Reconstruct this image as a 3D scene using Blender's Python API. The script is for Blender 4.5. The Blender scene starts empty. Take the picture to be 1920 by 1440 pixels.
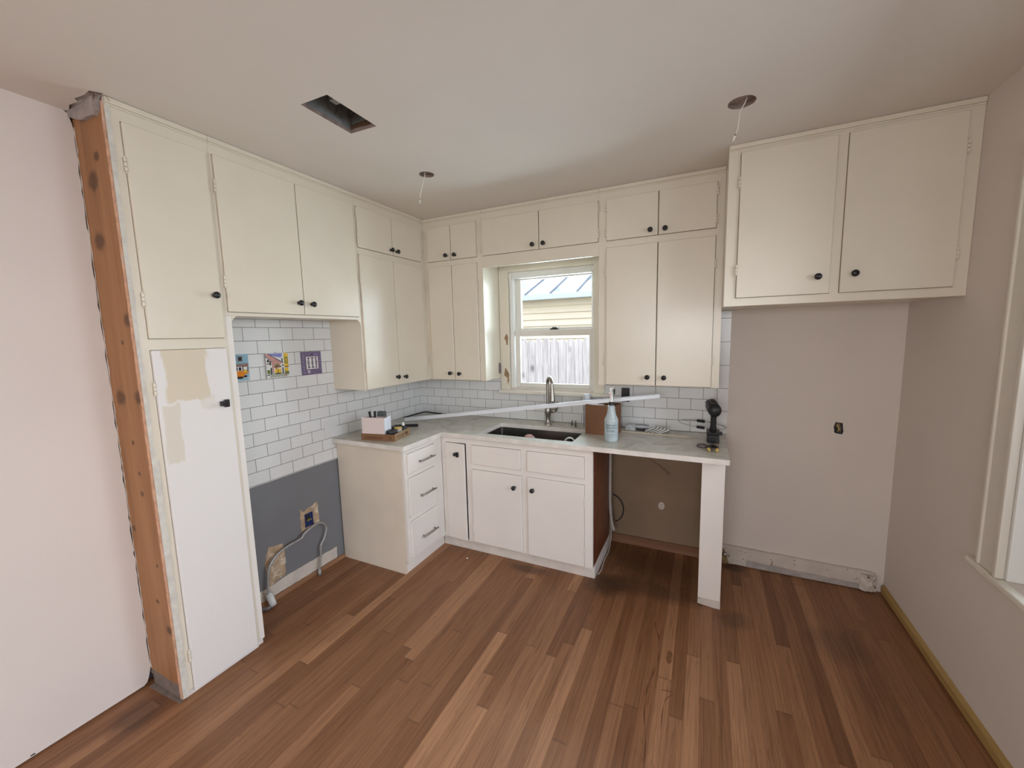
import bpy, bmesh, math, random
from mathutils import Vector, Matrix
random.seed(11)
scene = bpy.context.scene
C = scene.collection

# ------------------------------------------------------------------ camera
cam_d = bpy.data.cameras.new('camera'); cam = bpy.data.objects.new('camera', cam_d); C.objects.link(cam)
FPX = 756.65
cam_d.sensor_fit = 'HORIZONTAL'; cam_d.sensor_width = 36.0; cam_d.lens = 36.0 * FPX / 1920.0
cam_d.clip_start = 0.05; cam_d.clip_end = 100
yaw, pitch, roll = 0.44626, -0.11981, -0.023805
cy_, sy_, cp_, sp_ = math.cos(yaw), math.sin(yaw), math.cos(pitch), math.sin(pitch)
fwd = Vector((-sy_*cp_, cy_*cp_, sp_)); rgt = Vector((cy_, sy_, 0)); upv = rgt.cross(fwd)
r2 = math.cos(roll)*rgt + math.sin(roll)*upv; u2 = -math.sin(roll)*rgt + math.cos(roll)*upv
m3 = Matrix((r2, u2, -fwd)).transposed()
cam.matrix_world = Matrix.Translation((2.36466, -2.99863, 1.59607)) @ m3.to_4x4()
scene.camera = cam

# ------------------------------------------------------------------ colour management, sky, daylight
scene.view_settings.view_transform = 'Standard'; scene.view_settings.look = 'None'
scene.view_settings.gamma = 1.0; scene.view_settings.use_curve_mapping = False
scene.view_settings.exposure = 0.13
SKY_STRENGTH = 2.7
world = bpy.data.worlds.new('sky'); scene.world = world; world.use_nodes = True
wn = world.node_tree; wn.nodes.clear()
w_out = wn.nodes.new('ShaderNodeOutputWorld'); w_bg = wn.nodes.new('ShaderNodeBackground')
w_tc = wn.nodes.new('ShaderNodeTexCoord'); w_sep = wn.nodes.new('ShaderNodeSeparateXYZ'); w_rmp = wn.nodes.new('ShaderNodeValToRGB')
wn.links.new(w_tc.outputs['Generated'], w_sep.inputs[0]); wn.links.new(w_sep.outputs['Z'], w_rmp.inputs[0])
w_rmp.color_ramp.elements[0].position = 0.0; w_rmp.color_ramp.elements[0].color = (1.0, 0.98, 0.95, 1)
w_rmp.color_ramp.elements[1].position = 0.8; w_rmp.color_ramp.elements[1].color = (0.62, 0.76, 1.0, 1)
wn.links.new(w_rmp.outputs[0], w_bg.inputs[0]); w_bg.inputs[1].default_value = SKY_STRENGTH
wn.links.new(w_bg.outputs[0], w_out.inputs[0])

def window_daylight(name, loc, rot, sx, sy, power, col):
    """area lamp outside an opening, adding to the sky light"""
    d = bpy.data.lights.new(name, 'AREA'); d.shape = 'RECTANGLE'; d.size = sx; d.size_y = sy
    d.energy = power; d.color = col
    o = bpy.data.objects.new(name, d); C.objects.link(o); o.location = loc; o.rotation_euler = rot
    return o
window_daylight('daylight_side_window', (4.05, -1.83, 2.05), (0, math.radians(62), 0), 1.6, 2.0, 95, (0.74, 0.86, 1.0))
window_daylight('added_rear_light', (2.0, -6.55, 2.0), (math.radians(68), 0, 0), 2.2, 1.5, 75, (0.92, 0.95, 1.0))  # added lamp behind the camera, lights the fronts through an unseen opening
window_daylight('daylight_sink_window', (1.27, 0.40, 1.75), (math.radians(-90), 0, 0), 0.68, 0.9, 26, (0.70, 0.91, 1.0))
window_daylight('added_rear_side_light', (4.05, -4.5, 2.05), (0, math.radians(62), 0), 1.5, 1.6, 45, (0.85, 0.92, 1.0))  # added lamp beyond an unseen opening in the right wall

# ------------------------------------------------------------------ helpers
def S(r, g, b):
    f = lambda c: (c/255/12.92) if c/255 <= 0.04045 else ((c/255+0.055)/1.055)**2.4
    return (f(r), f(g), f(b), 1.0)

class NT:
    def __init__(self, name):
        self.m = bpy.data.materials.new(name); self.m.use_nodes = True
        self.t = self.m.node_tree; self.b = self.t.nodes['Principled BSDF']
    def n(self, typ, **kw):
        x = self.t.nodes.new(typ)
        for k, v in kw.items(): setattr(x, k, v)
        return x
    def l(self, a, b): self.t.links.new(a, b)
    def val(self, sock, v):
        if hasattr(v, 'links') or isinstance(v, bpy.types.NodeSocket): self.l(v, sock)
        else: sock.default_value = v
    def math(self, op, a, b=None, c=None):
        x = self.n('ShaderNodeMath', operation=op)
        for i, v in enumerate((a, b, c)):
            if v is not None: self.val(x.inputs[i], v)
        return x.outputs[0]
    def mix(self, f, a, b, mode='MIX'):
        x = self.n('ShaderNodeMix', data_type='RGBA', blend_type=mode)
        self.val(x.inputs['Factor'], f); self.val(x.inputs[6], a); self.val(x.inputs[7], b)
        return x.outputs[2]
    def pos(self):
        return self.n('ShaderNodeTexCoord').outputs['Object']
    def scale(self, v, s, t=(0, 0, 0)):
        x = self.n('ShaderNodeMapping'); self.l(v, x.inputs[0]); x.inputs['Scale'].default_value = s; x.inputs['Location'].default_value = t
        return x.outputs[0]
    def noise(self, v, sc, detail=3, rough=0.5, dist=0):
        x = self.n('ShaderNodeTexNoise'); self.l(v, x.inputs['Vector']); x.inputs['Scale'].default_value = sc
        x.inputs['Detail'].default_value = detail; x.inputs['Roughness'].default_value = rough; x.inputs['Distortion'].default_value = dist
        return x.outputs[0]
    def ramp(self, v, stops, interp='LINEAR'):
        x = self.n('ShaderNodeValToRGB'); self.l(v, x.inputs[0]); cr = x.color_ramp; cr.interpolation = interp
        while len(cr.elements) < len(stops): cr.elements.new(0.5)
        for e, (p, c) in zip(cr.elements, stops): e.position = p; e.color = c if len(c) == 4 else (*c, 1)
        return x.outputs[0]
    def bump(self, h, strength=0.2, dist=0.002):
        x = self.n('ShaderNodeBump'); self.l(h, x.inputs['Height']); x.inputs['Strength'].default_value = strength; x.inputs['Distance'].default_value = dist
        self.l(x.outputs[0], self.b.inputs['Normal'])
    def fin(self, col=None, rough=0.5, metal=0.0, spec=0.5):
        if col is not None: self.val(self.b.inputs['Base Color'], col)
        self.val(self.b.inputs['Roughness'], rough); self.val(self.b.inputs['Metallic'], metal)
        self.b.inputs['Specular IOR Level'].default_value = spec
        return self.m

def paint(name, col, rough=0.5, var=0.06, nscale=6.0, bump=0.08, bscale=90.0, metal=0.0, spec=0.5, dirt=None, dscale=3.0, dlim=(0.6, 0.72)):
    k = NT(name); p = k.pos()
    n = k.noise(p, nscale, 4)
    dark = tuple(c*(1-var) for c in col[:3]) + (1,); light = tuple(min(1, c*(1+var)) for c in col[:3]) + (1,)
    c = k.ramp(n, [(0.3, dark), (0.7, light)])
    if dirt:
        d = k.ramp(k.noise(p, dscale, 6, 0.65), [(dlim[0], (0, 0, 0)), (dlim[1], (1, 1, 1))])
        c = k.mix(d, c, dirt)
    if bump: k.bump(k.noise(p, bscale, 2), bump, 0.001)
    return k.fin(c, rough, metal, spec)

M = {}
M['cream'] = paint('cabinet_cream_paint', (0.735, 0.665, 0.545, 1), 0.27, 0.03, 3, 0.10, 40)
M['white'] = paint('cabinet_white_paint', (0.80, 0.745, 0.69, 1), 0.36, 0.03, 3, 0.10, 40)
M['cream_panel'] = paint('cabinet_end_paint', (0.72, 0.63, 0.52, 1), 0.42, 0.06, 3, 0.10, 40)
M['dark'] = paint('cabinet_gap_shade', (0.10, 0.075, 0.055, 1), 0.8, 0.1)  # dark tone that paints shade into door and drawer gaps
M['wall'] = paint('wall_paint', (0.71, 0.632, 0.565, 1), 0.75, 0.02, 2, 0.12, 260)
M['wall_w'] = paint('wall_paint_white', (0.735, 0.655, 0.605, 1), 0.75, 0.02, 2, 0.12, 260)
M['ceil'] = paint('ceiling_paint', (0.79, 0.735, 0.67, 1), 0.8, 0.02, 2, 0.10, 200)
M['grey'] = paint('slate_grey_wall_paint', (0.180, 0.180, 0.188, 1), 0.7, 0.06, 3, 0.1, 200, dirt=(0.2, 0.2, 0.2, 1), dscale=5, dlim=(0.66, 0.74))
M['bare'] = paint('bare_wallboard', (0.42, 0.30, 0.19, 1), 0.85, 0.25, 14, 0.2, 60, dirt=(0.65, 0.55, 0.43, 1), dscale=18, dlim=(0.5, 0.62))
M['baywall'] = paint('unpainted_wall_behind_bay', (0.27, 0.185, 0.12, 1), 0.85, 0.10, 4, 0.1, 80)
M['plaster'] = paint('old_plaster', (0.62, 0.55, 0.48, 1), 0.85, 0.10, 9, 0.3, 60, dirt=(0.25, 0.16, 0.11, 1), dscale=16, dlim=(0.64, 0.70))
M['brokenplaster'] = paint('broken_plaster_end', (0.60, 0.53, 0.46, 1), 0.9, 0.15, 30, 0.4, 80, dirt=(0.10, 0.055, 0.03, 1), dscale=22, dlim=(0.58, 0.64))
M['roughplaster'] = paint('torn_plaster', (0.34, 0.29, 0.265, 1), 0.9, 0.25, 18, 0.6, 60, dirt=(0.16, 0.09, 0.06, 1), dscale=14, dlim=(0.6, 0.7))
M['trim'] = paint('window_trim_paint', (0.76, 0.71, 0.61, 1), 0.35, 0.03, 5, 0.05, 60)
M['trimchip'] = paint('window_casing_paint', (0.74, 0.68, 0.56, 1), 0.4, 0.04, 5, 0.08, 60)
M['wallcas'] = paint('side_casing_paint', (0.72, 0.665, 0.58, 1), 0.45, 0.03, 5, 0.05, 60)
M['chip'] = paint('chipped_wood', (0.30, 0.19, 0.10, 1), 0.8, 0.3, 40, 0.2, 60)
M['vinyl'] = paint('sash_vinyl', (0.76, 0.73, 0.66, 1), 0.4, 0.02, 5, 0)
M['vinylw'] = paint('white_vinyl', (0.80, 0.79, 0.75, 1), 0.35, 0.02, 5, 0)
M['black'] = paint('black_hardware', (0.010, 0.009, 0.010, 1), 0.35, 0.1, 20, 0)
M['blackpl'] = paint('black_plastic', (0.012, 0.013, 0.014, 1), 0.42, 0.1, 20, 0.05, 300)
M['blackmatte'] = paint('black_rubber', (0.014, 0.014, 0.015, 1), 0.7, 0.1, 20, 0)
M['nickel'] = paint('brushed_nickel', (0.36, 0.33, 0.29, 1), 0.32, 0.08, 30, 0.03, 200, metal=1.0)
M['steel'] = paint('stainless_steel', (0.26, 0.24, 0.22, 1), 0.34, 0.1, 5, 0.03, 200, metal=1.0)
M['alum'] = paint('white_aluminium', (0.74, 0.76, 0.79, 1), 0.28, 0.03, 5, 0, metal=0.15)
M['galv'] = paint('galvanised_duct', (0.26, 0.26, 0.25, 1), 0.65, 0.4, 25, 0.3, 60, metal=0.2, dirt=(0.30, 0.30, 0.28, 1), dscale=60, dlim=(0.5, 0.6))
M['galvdark'] = paint('dark_duct_interior', (0.03, 0.034, 0.034, 1), 0.8, 0.4, 25, 0.3, 60)
M['conduit'] = paint('metal_clad_cable', (0.42, 0.41, 0.40, 1), 0.42, 0.12, 60, 0.0, metal=0.5)
M['pvc'] = paint('white_pipe', (0.66, 0.65, 0.64, 1), 0.4, 0.04, 20, 0)
M['hose'] = paint('grey_hose', (0.50, 0.45, 0.42, 1), 0.5, 0.05, 20, 0)
M['blue'] = paint('blue_electrical_box', (0.006, 0.02, 0.11, 1), 0.45, 0.1, 20, 0)
M['yellow'] = paint('yellow_wire', (0.55, 0.50, 0.06, 1), 0.45, 0.1, 20, 0)
M['copper'] = paint('bare_copper_wire', (0.50, 0.37, 0.16, 1), 0.45, 0.15, 40, 0, metal=0.4)
M['whitewire'] = paint('white_wire', (0.78, 0.76, 0.70, 1), 0.5, 0.03, 20, 0)
M['tan'] = paint('tan_grip', (0.56, 0.38, 0.10, 1), 0.5, 0.08, 30, 0)
M['greygear'] = paint('scuffed_grey_metal', (0.20, 0.17, 0.17, 1), 0.45, 0.4, 90, 0.0, metal=0.5)
M['pink'] = paint('pale_pink_card', (0.70, 0.585, 0.55, 1), 0.7, 0.02, 4, 0)
M['paper'] = paint('white_paper', (0.74, 0.76, 0.82, 1), 0.7, 0.03, 8, 0)
M['pinkcloth'] = paint('pink_cloth', (0.55, 0.33, 0.30, 1), 0.85, 0.1, 20, 0.2, 80)
M['jar'] = paint('white_jar_plastic', (0.66, 0.69, 0.74, 1), 0.35, 0.03, 20, 0)
M['greyblock'] = paint('grey_foam_block', (0.10, 0.115, 0.11, 1), 0.8, 0.1, 30, 0)
M['stick'] = paint('pale_wood_strip', (0.58, 0.50, 0.38, 1), 0.6, 0.08, 20, 0)
M['tilechip'] = paint('white_ceramic_tile', (0.75, 0.73, 0.69, 1), 0.25, 0.03, 20, 0)
M['tileback'] = paint('tile_backing', (0.10, 0.09, 0.09, 1), 0.8, 0.2, 20, 0)
M['ink'] = paint('teal_ink', (0.02, 0.085, 0.12, 1), 0.5, 0.05, 20, 0)
M['brownink'] = paint('brown_ink', (0.09, 0.035, 0.012, 1), 0.7, 0.1, 20, 0)
M['red_ink'] = paint('red_print', (0.6, 0.05, 0.04, 1), 0.5, 0.05, 20, 0)
M['torn'] = paint('torn_paint_edge', (0.62, 0.36, 0.235, 1), 0.8, 0.2, 40, 0.3, 90, dirt=(0.70, 0.55, 0.45, 1), dscale=12, dlim=(0.55, 0.75))
M['plaster_cut'] = paint('cut_plaster_edge', (0.27, 0.20, 0.17, 1), 0.9, 0.3, 40, 0.4, 90)
M['subfloor_recess'] = paint('subfloor_and_recess_shade', (0.20, 0.15, 0.125, 1), 0.85, 0.25, 25, 0.2, 60)
M['soil'] = paint('yard_soil', (0.20, 0.17, 0.12, 1), 0.95, 0.3, 3, 0.2, 20, dirt=(0.10, 0.14, 0.05, 1), dscale=2)

def wood(name, cols, axis='z', sc=1.0, knots=True, rough=0.6, spots=None, smear=None):
    k = NT(name); p = k.pos()
    s = {'z': (14*sc, 14*sc, 0.9*sc), 'y': (14*sc, 0.9*sc, 14*sc), 'x': (0.9*sc, 14*sc, 14*sc)}[axis]
    n = k.noise(k.scale(p, s), 2.2, 5, 0.6, 0.6)
    fine = k.noise(k.scale(p, tuple(v*4 for v in s)), 3.0, 3)
    c = k.ramp(n, [(0.25, cols[0]), (0.5, cols[1]), (0.78, cols[2])])
    c = k.mix(k.math('MULTIPLY', fine, 0.35), c, cols[0])
    if knots:
        v = k.n('ShaderNodeTexVoronoi', feature='F1', distance='EUCLIDEAN')
        s2 = {'z': (5.2, 0.0, 3.0), 'y': (5.2, 3.0, 5.2), 'x': (3.0, 5.2, 5.2)}[axis]
        k.l(k.scale(p, s2), v.inputs['Vector']); v.inputs['Scale'].default_value = 1.0
        kn = k.ramp(k.math('ADD', v.outputs['Distance'], k.math('MULTIPLY', k.noise(p, 30, 2), 0.08)), [(0.10, (1, 1, 1)), (0.27, (0, 0, 0))])
        c = k.mix(k.math('MULTIPLY', kn, 0.75), c, tuple(x*0.25 for x in cols[0][:3]) + (1,))
    if spots:   # knots where the board has them: (x, z, size)
        sp = k.n('ShaderNodeSeparateXYZ'); k.l(p, sp.inputs[0]); best = None
        wv = k.math('MULTIPLY', k.noise(p, 28, 3), 0.9)
        for x_, z_, s_ in spots:
            dd = k.math('SQRT', k.math('ADD', k.math('POWER', k.math('DIVIDE', k.math('SUBTRACT', sp.outputs['X'], x_), 0.025*s_), 2.0), k.math('POWER', k.math('DIVIDE', k.math('SUBTRACT', sp.outputs['Z'], z_), 0.022*s_), 2.0)))
            best = dd if best is None else k.math('MINIMUM', best, dd)
        f = k.ramp(k.math('DIVIDE', k.math('ADD', best, wv), 3.0), [(0.36, (1, 1, 1)), (0.45, (0.7, 0.7, 0.7)), (0.52, (0.25, 0.25, 0.25)), (0.64, (0, 0, 0))])
        c = k.mix(k.math('MULTIPLY', f, 0.85), c, (0.095, 0.038, 0.015, 1))
    if smear:
        f = k.ramp(k.noise(k.scale(p, smear), 2.0, 5, 0.7), [(0.60, (0, 0, 0)), (0.72, (1, 1, 1))])
        c = k.mix(k.math('MULTIPLY', f, 0.6), c, (0.50, 0.42, 0.38, 1))
    k.bump(fine, 0.15, 0.001)
    return k.fin(c, rough)
M['pine'] = wood('raw_pine', [(0.24, 0.10, 0.036, 1), (0.36, 0.165, 0.065, 1), (0.43, 0.215, 0.095, 1)], 'z', 0.5, False, 0.6, [(x-0.16, z, q) for x, z, q in [(0.143, 2.245, 1.6), (0.126, 2.015, 1.6), (0.265, 1.694, 1.1), (0.12, 1.373, 1.5), (0.27, 1.38, 1.2), (0.197, 2.329, 0.8), (0.172, 1.179, 0.45), (0.191, 1.045, 0.4), (0.19, 0.954, 0.55), (0.068, 0.775, 0.6), (0.234, 0.633, 0.35), (0.194, 0.454, 0.5), (0.264, 0.336, 0.9), (0.2, 1.605, 0.4)]])
M['redwood'] = wood('stained_side_panel', [(0.075, 0.018, 0.006, 1), (0.16, 0.045, 0.014, 1), (0.26, 0.10, 0.045, 1)], 'z', 0.8, False, 0.4, None, (10, 10, 3))
M['strip_l'] = wood('bare_wood_strip', [(0.20, 0.09, 0.045, 1), (0.33, 0.165, 0.085, 1), (0.42, 0.24, 0.14, 1)], 'y', 0.6, False, 0.65)
M['strip_b'] = wood('bare_wood_strip_back', [(0.16, 0.07, 0.035, 1), (0.26, 0.125, 0.065, 1), (0.34, 0.18, 0.10, 1)], 'x', 0.6, False, 0.65)
M['strip_r'] = wood('yellow_pine_strip', [(0.30, 0.18, 0.055, 1), (0.42, 0.27, 0.09, 1), (0.50, 0.35, 0.14, 1)], 'y', 0.6, False, 0.6)
M['joist'] = wood('attic_wood', [(0.05, 0.025, 0.012, 1), (0.10, 0.05, 0.025, 1), (0.14, 0.08, 0.04, 1)], 'x', 1, False, 0.8)
M['card'] = paint('cardboard', (0.20, 0.095, 0.042, 1), 0.8, 0.06, 8, 0.05, 200)
M['cardlight'] = paint('cardboard_light_side', (0.30, 0.19, 0.10, 1), 0.8, 0.08, 8, 0.05, 200)
M['cardbrown'] = paint('dark_cardboard', (0.185, 0.080, 0.035, 1), 0.75, 0.12, 6, 0.05, 200)
M['fence'] = wood('weathered_cedar', [(0.40, 0.355, 0.33, 1), (0.66, 0.62, 0.60, 1), (0.84, 0.81, 0.79, 1)], 'z', 1.3, True, 0.85)
M['siding'] = paint('cream_siding', (0.72, 0.66, 0.52, 1), 0.6, 0.03, 2, 0)
M['roofmetal'] = paint('blue_grey_metal_roof', (0.34, 0.43, 0.49, 1), 0.5, 0.08, 1.2, 0, dirt=(0.80, 0.86, 0.90, 1), dscale=2.2, dlim=(0.42, 0.52))
M['seam'] = paint('roof_seam', (0.13, 0.14, 0.15, 1), 0.5, 0.05, 2, 0)
M['gutter'] = paint('gutter_metal', (0.50, 0.58, 0.63, 1), 0.4, 0.05, 2, 0)

def tile_mat(name, horiz, t0, zl, L=0.1535, edge=False):
    """subway tile; horiz = 'X' or 'Y' runs along the wall"""
    k = NT(name); p = k.pos(); sp = k.n('ShaderNodeSeparateXYZ'); k.l(p, sp.inputs[0])
    u = k.math('ADD', k.math('SUBTRACT', sp.outputs[horiz], t0), 100*L)
    v = k.math('ADD', k.math('SUBTRACT', sp.outputs['Z'], zl), 100*(L if edge else L/2))
    cb = k.n('ShaderNodeCombineXYZ'); k.l(u, cb.inputs[0]); k.l(v, cb.inputs[1])
    b = k.n('ShaderNodeTexBrick'); k.l(cb.outputs[0], b.inputs['Vector'])
    b.inputs['Scale'].default_value = 1; b.inputs['Brick Width'].default_value = 0.5 if edge else L; b.inputs['Row Height'].default_value = L if edge else L/2
    b.inputs['Mortar Size'].default_value = 0.0013; b.inputs['Mortar Smooth'].default_value = 0.15; b.inputs['Bias'].default_value = 0
    b.offset = 0 if edge else 0.5
    b.inputs['Color1'].default_value = (0.74, 0.735, 0.72, 1); b.inputs['Color2'].default_value = (0.70, 0.695, 0.68, 1)
    b.inputs['Mortar'].default_value = (0.055, 0.052, 0.05, 1)
    h = k.math('SUBTRACT', 1.0, b.outputs['Fac']); k.bump(h, 0.5, 0.0015)
    r = k.math('ADD', k.math('MULTIPLY', b.outputs['Fac'], 0.6), 0.2)
    return k.fin(b.outputs['Color'], r)
M['tile_l'] = tile_mat('subway_tile_left', 'Y', -1.502, 1.677-0.07675)
M['tile_b'] = tile_mat('subway_tile_back', 'X', 1.906+0.07675, 0.983)
M['tile_e'] = tile_mat('subway_tile_edge', 'X', 2.30, 1.521, edge=True)

def floor_mat():
    k = NT('oak_strip_floor'); p = k.pos(); sp = k.n('ShaderNodeSeparateXYZ'); k.l(p, sp.inputs[0])
    X, Y = sp.outputs['X'], sp.outputs['Y']
    sx = k.math('DIVIDE', k.math('ADD', X, 10.013), 0.0585); st = k.math('FLOOR', sx); fx = k.math('FRACT', sx)
    w1 = k.n('ShaderNodeTexWhiteNoise', noise_dimensions='1D'); k.l(st, w1.inputs['W'])
    sy = k.math('DIVIDE', k.math('ADD', k.math('ADD', Y, 20.0), k.math('MULTIPLY', w1.outputs['Value'], 5.0)), 1.45)
    sg = k.math('FLOOR', sy); fy = k.math('FRACT', sy)
    cb = k.n('ShaderNodeCombineXYZ'); k.l(st, cb.inputs[0]); k.l(sg, cb.inputs[1])
    w2 = k.n('ShaderNodeTexWhiteNoise', noise_dimensions='2D'); k.l(cb.outputs[0], w2.inputs['Vector'])
    base = k.ramp(w2.outputs['Value'], [(0.0, (0.195, 0.081, 0.034, 1)), (0.3, (0.24, 0.105, 0.046, 1)), (0.7, (0.275, 0.125, 0.057, 1)), (1.0, (0.40, 0.200, 0.100, 1))])
    cb2 = k.n('ShaderNodeCombineXYZ'); k.l(k.math('MULTIPLY', X, 55.0), cb2.inputs[0]); k.l(k.math('MULTIPLY', Y, 2.0), cb2.inputs[1]); k.l(k.math('MULTIPLY', w2.outputs['Value'], 37.0), cb2.inputs[2])
    g = k.noise(cb2.outputs[0], 1.0, 5, 0.6, 1.4)
    gl = k.ramp(g, [(0.30, (0.66, 0.60, 0.55)), (0.48, (0.98, 0.97, 0.96)), (0.75, (1.14, 1.14, 1.14))])
    c = k.mix(1.0, base, gl, 'MULTIPLY')
    cb4 = k.n('ShaderNodeCombineXYZ'); k.l(k.math('MULTIPLY', X, 210.0), cb4.inputs[0]); k.l(k.math('MULTIPLY', Y, 3.2), cb4.inputs[1]); k.l(k.math('MULTIPLY', w2.outputs['Value'], 53.0), cb4.inputs[2])
    g4 = k.noise(cb4.outputs[0], 1.0, 3, 0.6, 0.3)
    c = k.mix(1.0, c, k.ramp(g4, [(0.32, (0.80, 0.77, 0.74)), (0.5, (1, 1, 1)), (0.70, (1.12, 1.12, 1.10))]), 'MULTIPLY')
    # long dark cathedral grain on some boards
    cb3 = k.n('ShaderNodeCombineXYZ'); k.l(k.math('MULTIPLY', X, 26.0), cb3.inputs[0]); k.l(k.math('MULTIPLY', Y, 1.1), cb3.inputs[1]); k.l(k.math('MULTIPLY', w2.outputs['Value'], 91.0), cb3.inputs[2])
    g2 = k.noise(cb3.outputs[0], 1.0, 2, 0.5, 2.2)
    line = k.ramp(k.math('ABSOLUTE', k.math('SUBTRACT', g2, 0.5)), [(0.0, (1, 1, 1)), (0.012, (0, 0, 0))])
    c = k.mix(k.math('MULTIPLY', line, 0.5), c, (0.14, 0.06, 0.025, 1))
    # water and wear stains of their own shape; bay ones also paint in shadow
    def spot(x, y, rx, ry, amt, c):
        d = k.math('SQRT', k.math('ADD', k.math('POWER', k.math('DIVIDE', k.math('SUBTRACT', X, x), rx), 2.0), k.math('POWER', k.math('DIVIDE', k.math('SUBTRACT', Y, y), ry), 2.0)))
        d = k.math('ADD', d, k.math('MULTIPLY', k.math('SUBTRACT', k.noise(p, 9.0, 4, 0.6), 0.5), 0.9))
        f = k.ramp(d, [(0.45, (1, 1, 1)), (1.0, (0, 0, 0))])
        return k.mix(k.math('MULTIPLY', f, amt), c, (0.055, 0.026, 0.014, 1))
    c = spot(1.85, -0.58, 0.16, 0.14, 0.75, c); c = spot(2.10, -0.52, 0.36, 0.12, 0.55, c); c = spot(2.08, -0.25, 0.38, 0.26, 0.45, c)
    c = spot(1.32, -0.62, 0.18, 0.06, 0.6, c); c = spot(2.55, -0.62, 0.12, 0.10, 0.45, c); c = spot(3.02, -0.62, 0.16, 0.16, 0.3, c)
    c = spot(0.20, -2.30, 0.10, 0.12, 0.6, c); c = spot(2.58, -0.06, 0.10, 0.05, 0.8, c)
    gap = k.math('MAXIMUM', k.ramp(k.math('ABSOLUTE', k.math('SUBTRACT', fx, 0.5)), [(0.487, (0, 0, 0)), (0.498, (1, 1, 1))]),
                 k.ramp(k.math('ABSOLUTE', k.math('SUBTRACT', fy, 0.5)), [(0.4990, (0, 0, 0)), (0.4998, (1, 1, 1))]))
    c = k.mix(k.math('MULTIPLY', gap, 0.5), c, (0.06, 0.03, 0.016, 1))
    k.bump(k.math('SUBTRACT', 1.0, gap), 0.2, 0.001)
    return k.fin(c, k.math('ADD', 0.40, k.math('MULTIPLY', g, 0.15)))
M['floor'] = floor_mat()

def counter_mat():
    k = NT('worn_stone_counter'); p = k.pos()
    a = k.noise(p, 5.0, 6, 0.65, 1.0); b = k.noise(p, 26.0, 4, 0.6)
    c = k.ramp(a, [(0.30, (0.42, 0.39, 0.32, 1)), (0.5, (0.58, 0.55, 0.475, 1)), (0.7, (0.68, 0.655, 0.59, 1))])
    c = k.mix(k.math('MULTIPLY', b, 0.25), c, (0.42, 0.39, 0.33, 1))
    v = k.ramp(k.math('ABSOLUTE', k.math('SUBTRACT', k.noise(p, 3.2, 5, 0.6, 2.0), 0.5)), [(0.0, (1, 1, 1)), (0.02, (0, 0, 0))])
    c = k.mix(k.math('MULTIPLY', v, 0.25), c, (0.62, 0.60, 0.56, 1))
    return k.fin(c, 0.26)
M['counter'] = counter_mat()
M['counteredge'] = paint('stone_counter_edge', (0.72, 0.67, 0.61, 1), 0.3, 0.10, 12, 0.03, 60)

def pantry_door_mat():
    """white paint with older cream paint left bare in ragged patches"""
    k = NT('patchy_repainted_door'); p = k.pos(); sp = k.n('ShaderNodeSeparateXYZ'); k.l(p, sp.inputs[0])
    Y, Z = sp.outputs['Y'], sp.outputs['Z']
    wob = k.math('MULTIPLY', k.math('SUBTRACT', k.noise(k.scale(p, (20, 20, 5)), 1.6, 4, 0.6), 0.5), 0.05)
    def rect(y0, y1, z0, z1, slant=0.0, soft=0.008):
        yy = k.math('ADD', Y, k.math('ADD', wob, k.math('MULTIPLY', k.math('SUBTRACT', Z, z1), slant)))
        zz = k.math('ADD', Z, wob)
        def st(x, e, s): return k.math('MULTIPLY', k.math('ADD', k.math('DIVIDE', k.math('SUBTRACT', x, e), s), 0.5), 1.0)
        def cl(x):
            m = k.n('ShaderNodeClamp'); k.l(x, m.inputs[0]); return m.outputs[0]
        a = cl(st(yy, y0, soft)); b = cl(k.math('SUBTRACT', 1.0, st(yy, y1, soft)))
        c = cl(st(zz, z0, soft)); d = cl(k.math('SUBTRACT', 1.0, st(zz, z1, soft)))
        return k.math('MULTIPLY', k.math('MULTIPLY', a, b), k.math('MULTIPLY', c, d))
    w = (0.76, 0.72, 0.69, 1)
    c = k.mix(rect(PB[0]-2.100, PB[0]-1.935, 1.345, 1.60), w, (0.66, 0.565, 0.43, 1))
    c = k.mix(k.math('MULTIPLY', rect(PB[0]-2.122, PB[0]-2.062, 1.08, 1.335), 0.75), c, (0.66, 0.58, 0.465, 1))
    c = k.mix(k.math('MULTIPLY', rect(PB[0]-1.975, PB[0]-1.915, 1.30, 1.36), 0.4), c, (0.66, 0.58, 0.465, 1))
    k.bump(k.noise(p, 40, 2), 0.1, 0.001)
    return k.fin(c, 0.38)

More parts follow.
